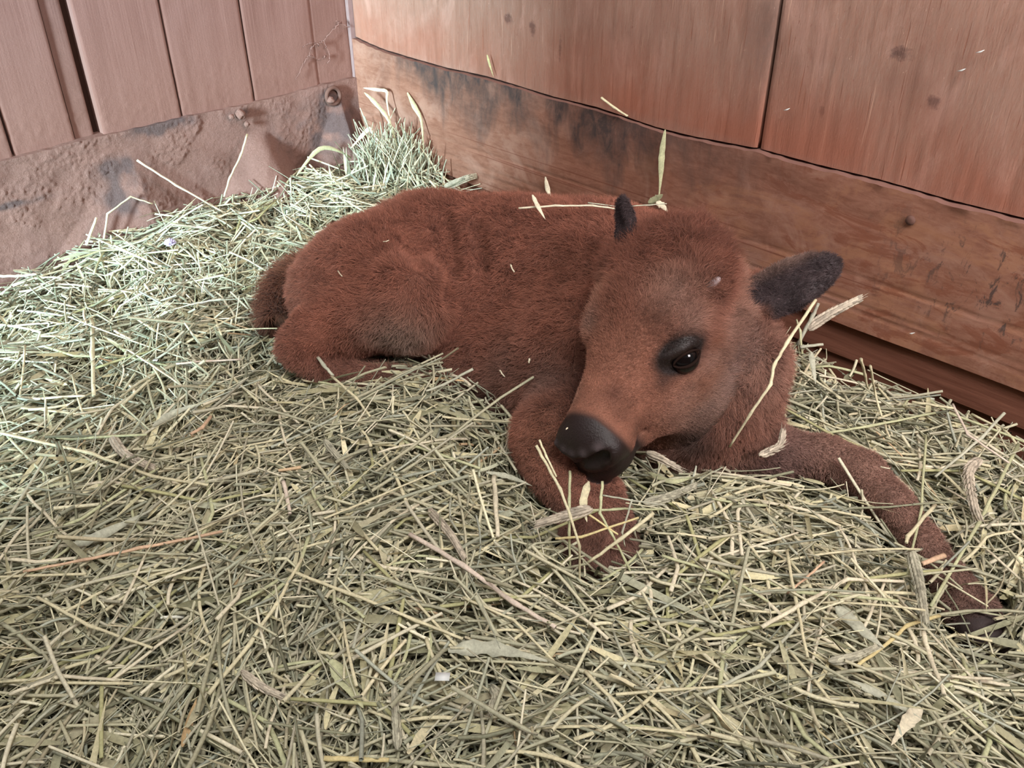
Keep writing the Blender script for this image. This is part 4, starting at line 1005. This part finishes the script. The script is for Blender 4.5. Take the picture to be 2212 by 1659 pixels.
# stalks at the calf muzzle
FT = [([(1158, 962, 1.03), (1190, 1020, 1.03), (1210, 1055, 1.02), (1232, 1115, 1.01), (1252, 1180, 1.02), (1252, 1290, 1.06)], 8, 'straw', 'long bent stalk leaning over the calf near foreleg'),
      ([(1165, 950, 1.03), (1180, 985, 1.03), (1202, 1030, 1.025)], 6, 'straw', 'thin stalk forking from the long bent stalk at the muzzle'),
      ([(1231, 1018, 1.10), (1230, 1080, 1.06), (1229, 1150, 1.06), (1232, 1230, 1.08)], 7, 'green', 'upright green stalk hanging from the left of the calf lips'),
      ([(1301, 1040, 1.07), (1299, 1075, 1.06), (1296, 1108, 1.05), (1320, 1150, 1.05), (1350, 1210, 1.06), (1380, 1270, 1.07)], 7, 'green', 'bent green stalk hanging from the right of the calf lips'),
      ([(1200, 1163, 1.06), (1255, 1160, 1.05), (1380, 1118, 1.05)], 7, 'yellow', 'slanting yellow stalk lying across the calf near foreleg'),
      ([(1412, 1108, 1.06), (1340, 1165, 1.05), (1270, 1215, 1.06)], 10, 'straw', 'thick stalk crossing low over the calf near foreleg'),
      ([(1250, 1104, 1.07), (1330, 1100, 1.07), (1430, 1100, 1.08)], 7, 'green', 'level green stalk under the calf muzzle'),
      ([(1302, 1070, 1.06), (1360, 1080, 1.05), (1440, 1092, 1.06)], 5, 'grey', 'thin grey stalk right of the calf lips'),
      ([(1366, 1078, 1.05), (1344, 1150, 1.05), (1350, 1180, 1.06)], 5, 'grey', 'thin grey stalk standing right of the near foreleg'),
      ([(1270, 1110, 1.05), (1320, 1145, 1.05), (1335, 1155, 1.05)], 6, 'yellow', 'short yellow stalk below the pale husk at the muzzle')]
for p, w_, c_, l_ in FT: stalk(p, w_, c_, l_, 't')
blade([(1272, 1040, 1.09), (1260, 1085, 1.06), (1268, 1128, 1.05)], 18, 'straw', 'pale husk hanging in the middle of the calf lips', 't')
seed_head([(1280, 1098, 1.05), (1230, 1112, 1.05), (1168, 1130, 1.05)], 30, 'pale seed head lying across the calf near foreleg', 'pale', 't')
seed_head([(1395, 978, 1.16), (1420, 988, 1.15), (1462, 1010, 1.14)], 22, 'short frayed seed head tucked under the calf jaw', 'pale', 't')
# prominent pieces on the bedding
STK = [([(885, 1154), (1000, 1220), (1110, 1302), (1200, 1355)], 13, 'pink', 'thick pale pink stalk slanting down below the near foreleg'),
      ([(1645, 1355), (1730, 1306), (1830, 1252), (1952, 1256)], 10, 'pale', 'long pale bent stalk lying lower right of the foreleg'),
      ([(2040, 1200, .03), (1992, 1218, .03)], 13, 'orange', 'short orange hollow stalk end beside the outstretched leg'),
      ([(1780, 1213), (1740, 1250), (1700, 1282)], 6, 'orange', 'thin orange sliver left of the outstretched leg'),
      ([(700, 1638), (780, 1640), (840, 1642)], 13, 'yellow', 'thick yellow stalk end at the very bottom'),
      ([(450, 1500), (540, 1390), (600, 1300), (652, 1208)], 10, 'straw', 'long straw slanting up through the lower middle hay'),
      ([(620, 1230), (750, 1280), (900, 1340), (1000, 1380)], 9, 'straw', 'long straw sloping down toward the lower middle'),
      ([(480, 1148), (300, 1185), (180, 1210), (50, 1235)], 8, 'orange', 'long orange-tan stalk lying level in the left hay'),
      ([(0, 935), (200, 980), (330, 1030), (450, 1048)], 8, 'straw', 'long straw running in from the left edge'),
      ([(0, 596), (40, 596), (80, 592)], 7, 'pale', 'white stalk lying on bare earth at the left edge'),
      ([(198, 690), (200, 760), (203, 855)], 10, 'straw', 'upright-lying thick stalk in the shaded left hay'),
      ([(275, 755), (330, 790), (395, 835)], 5, 'pale', 'thin pale straw in the middle left hay'),
      ([(380, 786), (450, 780), (520, 776)], 6, 'pink', 'pinkish straw lying level left of the hind leg'),
      ([(455, 900), (435, 925), (412, 938)], 9, 'orange', 'short bright orange chip in the left hay'),
      ([(297, 690), (320, 705), (340, 717)], 6, 'straw', 'short straw chip in the upper left hay'),
      ([(612, 1040), (620, 1075), (626, 1110)], 10, 'pink', 'short pink split stalk in the left hay'),
      ([(1068, 1028), (1070, 1080), (1075, 1160)], 12, 'pale', 'upright pale stalk left of the near foreleg'),
      ([(2058, 873, .03), (2092, 940, .03), (2180, 1000, .03)], 6, 'pink', 'pinkish bent stalk before the base rail'),
      ([(1970, 868, .03), (2060, 882, .03)], 7, 'straw', 'level straw end before the base rail'),
      ([(1785, 935), (1880, 920), (2020, 892)], 7, 'green', 'long green stalk behind the outstretched leg'),
      ([(1655, 860, .04), (1790, 935, .03), (1860, 965, .02)], 7, 'olive', 'olive stalk sloping over the calf chest toward the leg'),
      ([(2020, 1090), (1960, 1160), (1958, 1172)], 9, 'straw', 'short stalk leaning on the shin of the outstretched leg'),
      ([(2085, 930), (2150, 970), (2212, 1010)], 7, 'pale', 'pale stalk lying near the lower end of the base rail'),
      ([(2170, 892, .05), (2120, 945, .03), (2020, 1030, .02)], 7, 'grey', 'long grey stalk leaning toward the base rail'),
      ([(1880, 790, .10), (1890, 850, .04), (1905, 900, .02)], 6, 'straw', 'upright stalk standing before the base rail right of the calf'),
      ([(1860, 775, .10), (1868, 810, .06), (1875, 840, .03)], 7, 'straw', 'short upright stalk just left of the other one by the rail'),
      ([(1430, 1200), (1560, 1240), (1660, 1300)], 8, 'green', 'green stalk in the hay right of the near foreleg'),
      ([(1520, 1500), (1640, 1440), (1740, 1330)], 9, 'grey', 'thick grey stalk in the lower right hay'),
      ([(1995, 1365), (2010, 1420), (2040, 1500)], 11, 'pale', 'stout pale stalk end in the lower right hay'),
      ([(2030, 1330), (1960, 1350), (1930, 1380), (1850, 1440)], 9, 'yellow', 'bent yellow stalk near the hidden hoof'),
      ([(1000, 1290), (1110, 1340), (1230, 1460)], 7, 'straw', 'thin straw sloping down below the pink stalk'),
      ([(1330, 1500), (1450, 1490), (1600, 1480)], 8, 'straw', 'level straw in the lower middle hay'),
      ([(80, 1290), (190, 1350), (330, 1400)], 8, 'straw', 'straw sloping through the lower left hay'),
      ([(20, 1500), (130, 1460), (260, 1470)], 9, 'pale', 'pale stalk near the bottom left corner'),
      ([(700, 1120), (800, 1080), (960, 1010)], 6, 'straw', 'straw pointing up toward the calf chest'),
      ([(665, 742, .05), (700, 790, .03), (720, 812, .02)], 9, 'grey', 'grey stalk leaning on the calf hock'),
      ([(716, 812, .03), (770, 860, .02), (800, 900, .02)], 7, 'straw', 'straw lying below the calf folded hind leg'),
      ([(1022, 797, .07), (960, 830, .03), (920, 845, .02)], 8, 'grey', 'grey stalk rising against the calf belly'),
      ([(955, 900), (990, 905), (1110, 912)], 7, 'straw', 'straw lying level under the calf belly'),
      ([(2000, 940), (1990, 1100), (1960, 1240)], 6, 'green', 'long thin green stalk across the outstretched leg'),
      ([(2200, 960), (2120, 1120), (2010, 1310)], 8, 'green', 'long green stalk slanting past the hidden hoof'),
      ([(1700, 1190), (1720, 1300), (1745, 1420)], 8, 'straw', 'straw pointing down left of the hidden hoof')]
for p, w_, c_, l_ in STK: stalk(p, w_, c_, l_, 'h')
SBL = [([(968, 1405), (1060, 1400), (1190, 1430)], 30, 'grey', 'broad grey-green blade in the lower middle hay'),
       ([(715, 1425), (745, 1470), (785, 1530)], 34, 'green', 'broad folded green leaf near the bottom middle'),
       ([(1805, 1310), (1850, 1350), (1910, 1400)], 26, 'grey', 'wide grey blade in the right hay near the hidden hoof'),
       ([(1990, 1530), (1960, 1560), (1925, 1610)], 26, 'pale', 'pale folded blade near the bottom right'),
       ([(1830, 1470), (1900, 1500), (2000, 1560)], 16, 'grey', 'grey blade in the bottom right hay'),
       ([(150, 1180), (230, 1150), (330, 1100)], 18, 'grey', 'grey blade in the left hay'),
       ([(330, 920), (380, 890), (440, 870)], 14, 'grey', 'curled grey blade left of the calf hind leg'),
       ([(1400, 1020), (1450, 1040), (1500, 1030)], 12, 'green', 'green blade tucked below the calf jaw'),
       ([(1050, 1020), (1100, 1030), (1150, 1050)], 12, 'grey', 'blue-grey blade left of the near foreleg')]
for p, w_, c_, l_ in SBL: blade(p, w_, c_, l_, 'h')
SH = [([(1968, 1190, .03), (1985, 1260, .03), (1998, 1340, .03)], 28, 'large pale seed head lying beside the outstretched leg shin', 'grey'),
      ([(2118, 990, .03), (2094, 1020, .03), (2102, 1085, .03), (2112, 1115, .02)], 26, 'drooping pale seed head right of the outstretched leg', 'pale'),
      ([(1390, 1088), (1440, 1075), (1500, 1050)], 26, 'green-grey seed head under the calf jaw', 'grey'),
      ([(925, 1100), (970, 1150), (1000, 1200)], 22, 'seed head beside the thick pink stalk', 'pale'),
      ([(860, 1620), (856, 1560), (852, 1500)], 22, 'seed head near the bottom middle edge', 'grey'),
      ([(520, 1450), (560, 1480), (600, 1500)], 22, 'seed head left of the broad folded green leaf', 'pale'),
      ([(1060, 1480), (1070, 1500), (1060, 1530)], 26, 'green seed head right of the broad folded green leaf', 'grey'),
      ([(240, 940), (270, 980), (330, 1010)], 24, 'curved seed head in the left hay', 'pale'),
      ([(1790, 1430), (1840, 1420), (1890, 1400)], 22, 'brownish seed head in the lower right hay', 'grey'),
      ([(1640, 985, .05), (1680, 965, .06), (1690, 940, .07)], 22, 'frayed seed head at the top of the outstretched leg', 'pale'),
      ([(960, 405, .03), (1010, 385, .05), (1045, 376, .05)], 18, 'seed head sticking out between corner tuft and right wall', 'grey'),
      ([(700, 950), (720, 975), (745, 1005)], 18, 'seed head in the hay before the folded hind leg', 'grey')]
for p, w_, l_, c_ in SH: seed_head(p, w_, l_, c_, 'h')
blade([(785, 190, 2.07), (815, 194, 2.07), (835, 198, 2.06), (836, 222, 2.06), (850, 300, 2.08)], 7, 'straw', 'bent blade at the very top of the corner tuft', 't')
blade([(787, 200, 2.08), (810, 222, 2.07), (840, 262, 2.06), (862, 330, 2.06)], 9, 'green', 'curved green blade leaning off the corner tuft', 't')
blade([(880, 200, 2.03), (895, 230, 2.02), (910, 262, 2.02), (915, 330, 2.02)], 9, 'green', 'upright green blade on the right of the corner tuft', 't')
blade([(758, 320, 2.06), (795, 280, 2.07), (803, 286, 2.07), (838, 335, 2.06)], 8, 'pale', 'folded pale blade left of the corner tuft', 't')
blade([(640, 380, .09), (690, 322, .07), (740, 330, .07), (780, 360, .05)], 8, 'green', 'arched green blade before the earth crust', 'L')
stalk([(296, 346, .07), (380, 400, .09), (500, 468, .12)], 6, 'pale', 'long pale stalk poking up in front of the earth crust', 'L')
stalk([(534, 290, .05), (520, 335, .08), (496, 385, .11), (484, 425, .13)], 5, 'straw', 'thin curved stalk standing before the smooth earth fan', 'L')
stalk([(223, 525, .06), (232, 462, .06), (282, 425, .05), (330, 440, .06)], 5, 'straw', 'arched thin stalk standing at the left hay edge', 'L')
stalk([(186, 530, .06), (208, 470, .05)], 7, 'straw', 'short upright stalk left of the arched one', 'L')
# small finds
M_LIL = plain('lilac_petals', (.50, .44, .62), .7); M_WHITE = plain('white_flake', (.60, .62, .60), .7); M_FEA = plain('feather_black', (.03, .03, .03), .6)
q = world_pts([(368, 527, .02)], 'h')[0]; root = bpy.data.objects.new('clover_blossom', None); C.objects.link(root); root.location = q
tag(root, 'small lilac clover blossom lying in the bright hay', 'flower'); g = Geo()
for i in range(60):
    a = rng.normal(size=3); a /= np.linalg.norm(a); a[2] = abs(a[2]) * .9
    V, Qd, T = tube([a * .003, a * .008, a * .012 + np.array([0, 0, .001])], [.0012, .002, .0005], 5); g.add(V, Qd, T)
g.build('petals', M_LIL, root); g = Geo(); V, Qd, T = tube([(0, 0, 0), (.004, -.004, -.012)], .0011, 6); g.add(V, Qd, T, COLS['green']); g.build('stem', M_HAY, root)
root = bpy.data.objects.new('feather', None); C.objects.link(root); tag(root, 'tiny black and white feather in the shaded left hay', 'feather')
P = world_pts([(405, 660, .016), (430, 655, .018), (452, 648, .018)], 'h'); root.location = P[0]; Pm = spline(P, 8) - P[0]
g = Geo(); V, Qd, T = tube(Pm, .0005, 5); g.add(V, Qd, T); g.build('quill', M_WHITE, root)
for nm, sg, mt in (('white_vane', 1, M_WHITE), ('black_vane', -1, M_FEA)):
    g = Geo()
    for i in range(26):
        x = i / 26 * 7; k = int(x); c = Pm[k] + (Pm[k + 1] - Pm[k]) * (x - k); d_ = Pm[-1] / np.linalg.norm(Pm[-1]); s_ = np.cross(d_, (0, 0, 1)) * sg
        e_ = c + s_ * .006 * math.sin(math.pi * (i + 2) / 29) + d_ * .004; V, Qd, T = tube([c, (c + e_) / 2 + (0, 0, .0006), e_], [.0005, .0005, .0002], 4); g.add(V, Qd, T)
    g.build(nm, mt, root)
for (px, py, mode, v_, lab) in ((955, 1463, 'h', .018, 'white paper-thin flake near the bottom middle'), (336, 778, 'h', .015, 'tiny white flake in the middle left hay'), (640, 560, 'h', .015, 'bright white flake in the hay behind the tail')):
    q = world_pts([(px, py, v_)], mode)[0]; g = Geo()
    V = [(-.010, -.006, 0), (.010, -.007, .001), (.011, .006, .002), (-.009, .007, .001), (-.010, -.006, .0006), (.010, -.007, .0016), (.011, .006, .0026), (-.009, .007, .0016)]
    g.add(np.array(V) * (.75 if px > 900 else .4) + q, [(3, 2, 1, 0), (4, 5, 6, 7), (0, 1, 5, 4), (1, 2, 6, 5), (2, 3, 7, 6), (3, 0, 4, 7)]); o = g.build('hay_flake', M_WHITE, smooth=False); tag(o, lab, 'flake')
# chips caught in the coat
for (px, py, dx, dy, w_, lab) in ((1103, 572, 8, 16, 4, 'tiny curled straw chip on the calf ribs'), (1080, 800, 10, 14, 4, 'tiny forked straw chip low on the calf ribs'), (1144, 775, -2, 9, 5, 'tiny white straw chip on the calf shoulder side'), (730, 585, 9, 12, 3, 'tiny straw chip on the calf rump'), (1226, 924, -4, 3, 4, 'tiny straw chip on the calf nose'), (1902, 1008, 20, 4, 4, 'tiny forked straw chip on the calf outstretched leg'), (828, 522, 12, -3, 3, 'tiny straw chip on the calf hip')):
    stalk([(px, py, .018), (px + dx * .5, py + dy * .5 + 1, .02), (px + dx, py + dy, .02)], w_, 'pale', lab, 'B', node=False)
# flakes on the plywood
for (px, py, lab) in ((2078, 152, 'white fleck high on the right plywood panel'), (1700, 237, 'small pale fleck just right of the plywood joint'), (1970, 720, 'small pale fleck low on the right kickboard'), (2118, 112, 'smaller white fleck high on the right plywood panel')):
    q = PR(px, py, .0135); g = Geo(); V, Qd, T = tube([q - np.array([.004, -.004, .002]), q, q + np.array([.003, -.003, .003])], [.0006, .0028, .0006], 6, True, .5); g.add(V, Qd, T)
    o = g.build('flake', M_WHITE); tag(o, lab, 'fleck')
# dusty cobweb threads near the corner
M_WEB = plain('dusty_thread', (.22, .125, .105), .9, .05)
g = Geo(); w0 = [(738, 48), (722, 62), (705, 82), (690, 95), (675, 100), (668, 118), (655, 140), (640, 172)]
webs = [w0, [(700, 88), (706, 104), (712, 122), (708, 136)], [(690, 96), (672, 92), (655, 100)], [(752, 58), (735, 50), (728, 46)], [(668, 118), (690, 128), (705, 120)]]
for w_ in webs:
    P = world_pts([(x, y, .012 + .006 * rng.random()) for x, y in w_], 'L'); A = spline(P, len(P) * 7); A = A + rng.normal(0, .0013, A.shape)
    V, Qd, T = tube(A, .0006 + .0014 * np.abs(vnoise(A * 130, 3)), 6); g.add(V, Qd, T)
o = g.build('cobweb', M_WEB); tag(o, 'dust-laden cobweb strands hanging on the left planks near the corner', 'cobweb')

# ---- loose stalks strewn on top: a few shapes, many copies
protos = []
for i in range(14):
    L = .05 + .012 * i; r = rng.uniform(.0013, .0026); m = 9; t = np.linspace(-.5, .5, m); bend = rng.normal(0, .10)
    kx = rng.uniform(-.2, .3); ka = rng.normal(0, .5) if i % 2 else 0
    P = np.stack([t * L, bend * t * t * L * 2 + np.maximum(0, t - kx) * L * ka, -.25 * t * t * L * .4], -1)
    g = Geo(); V, Qd, T = tube(P, np.linspace(1.1, .85, m) * r, 7, True, .75); c = np.array(list(COLS.values())[(0, 1, 2, 1, 3, 0, 1, 0, 1, 2, 0, 7, 1, 3)[i]]); g.add(V, Qd, T, c)
    protos.append(g.build('hay_stalk', M_HAY, link=False, smooth=False))
made = 0; tries = 0; first = None
zones = [('short loose dry stalk strewn in the bright hay between calf and left wall', lambda x, y, px, py: py < 640 and px < 900, 60, 'loose stalks in the bright hay by the left wall'),
         ('short loose dry stalk strewn in the shaded hay left of the calf', lambda x, y, px, py: 640 <= py < 1100 and px < 1000, 60, 'loose stalks in the shaded hay left of the calf'),
         ('short loose dry stalk strewn in the hay right of the calf muzzle', lambda x, y, px, py: px > 1420 and py > 780 and py < 1300, 50, 'loose stalks in the hay right of the muzzle'),
         ('short loose dry stalk strewn in the foreground hay', lambda x, y, px, py: py >= 1300 or (px < 1420 and py >= 1100), 110, 'loose stalks in the foreground hay')]
for lab, test, want, grp in zones:
    made = 0; tries = 0
    while made < want and tries < 20000:
        tries += 1; x = rng.uniform(-1.1, .9); y = rng.uniform(.45, 2.1); z = float(hay_h(np.array([x]), np.array([y]))[0])
        px, py = project(np.array([x, y, z]))
        if not (10 < px < 2200 and 200 < py < 1650 and test(x, y, px, py)): continue
        me = protos[rng.integers(len(protos))]; a = rng.uniform(0, 6.28); tl = rng.normal(0, .09); hl_ = max(v.co.x for v in me.vertices)
        d = np.array([math.cos(a) * math.cos(tl), math.sin(a) * math.cos(tl), -math.sin(tl)]); c = np.array([x, y, z + .013])
        pts = np.array([c + d * hl_ * f for f in (-1, -.5, 0, .5, 1)])[None]
        if not keep_mask(pts, .008)[0]: continue
        if first is None: first = bpy.data.objects.new('hay_stalk', me); o = first
        else: o = first.copy(); o.data = me
        C.objects.link(o); o.location = c; o.rotation_euler = (0, tl, a); tag(o, lab, 'hay stalk', grp); made += 1
print('all', time.time() - T0)
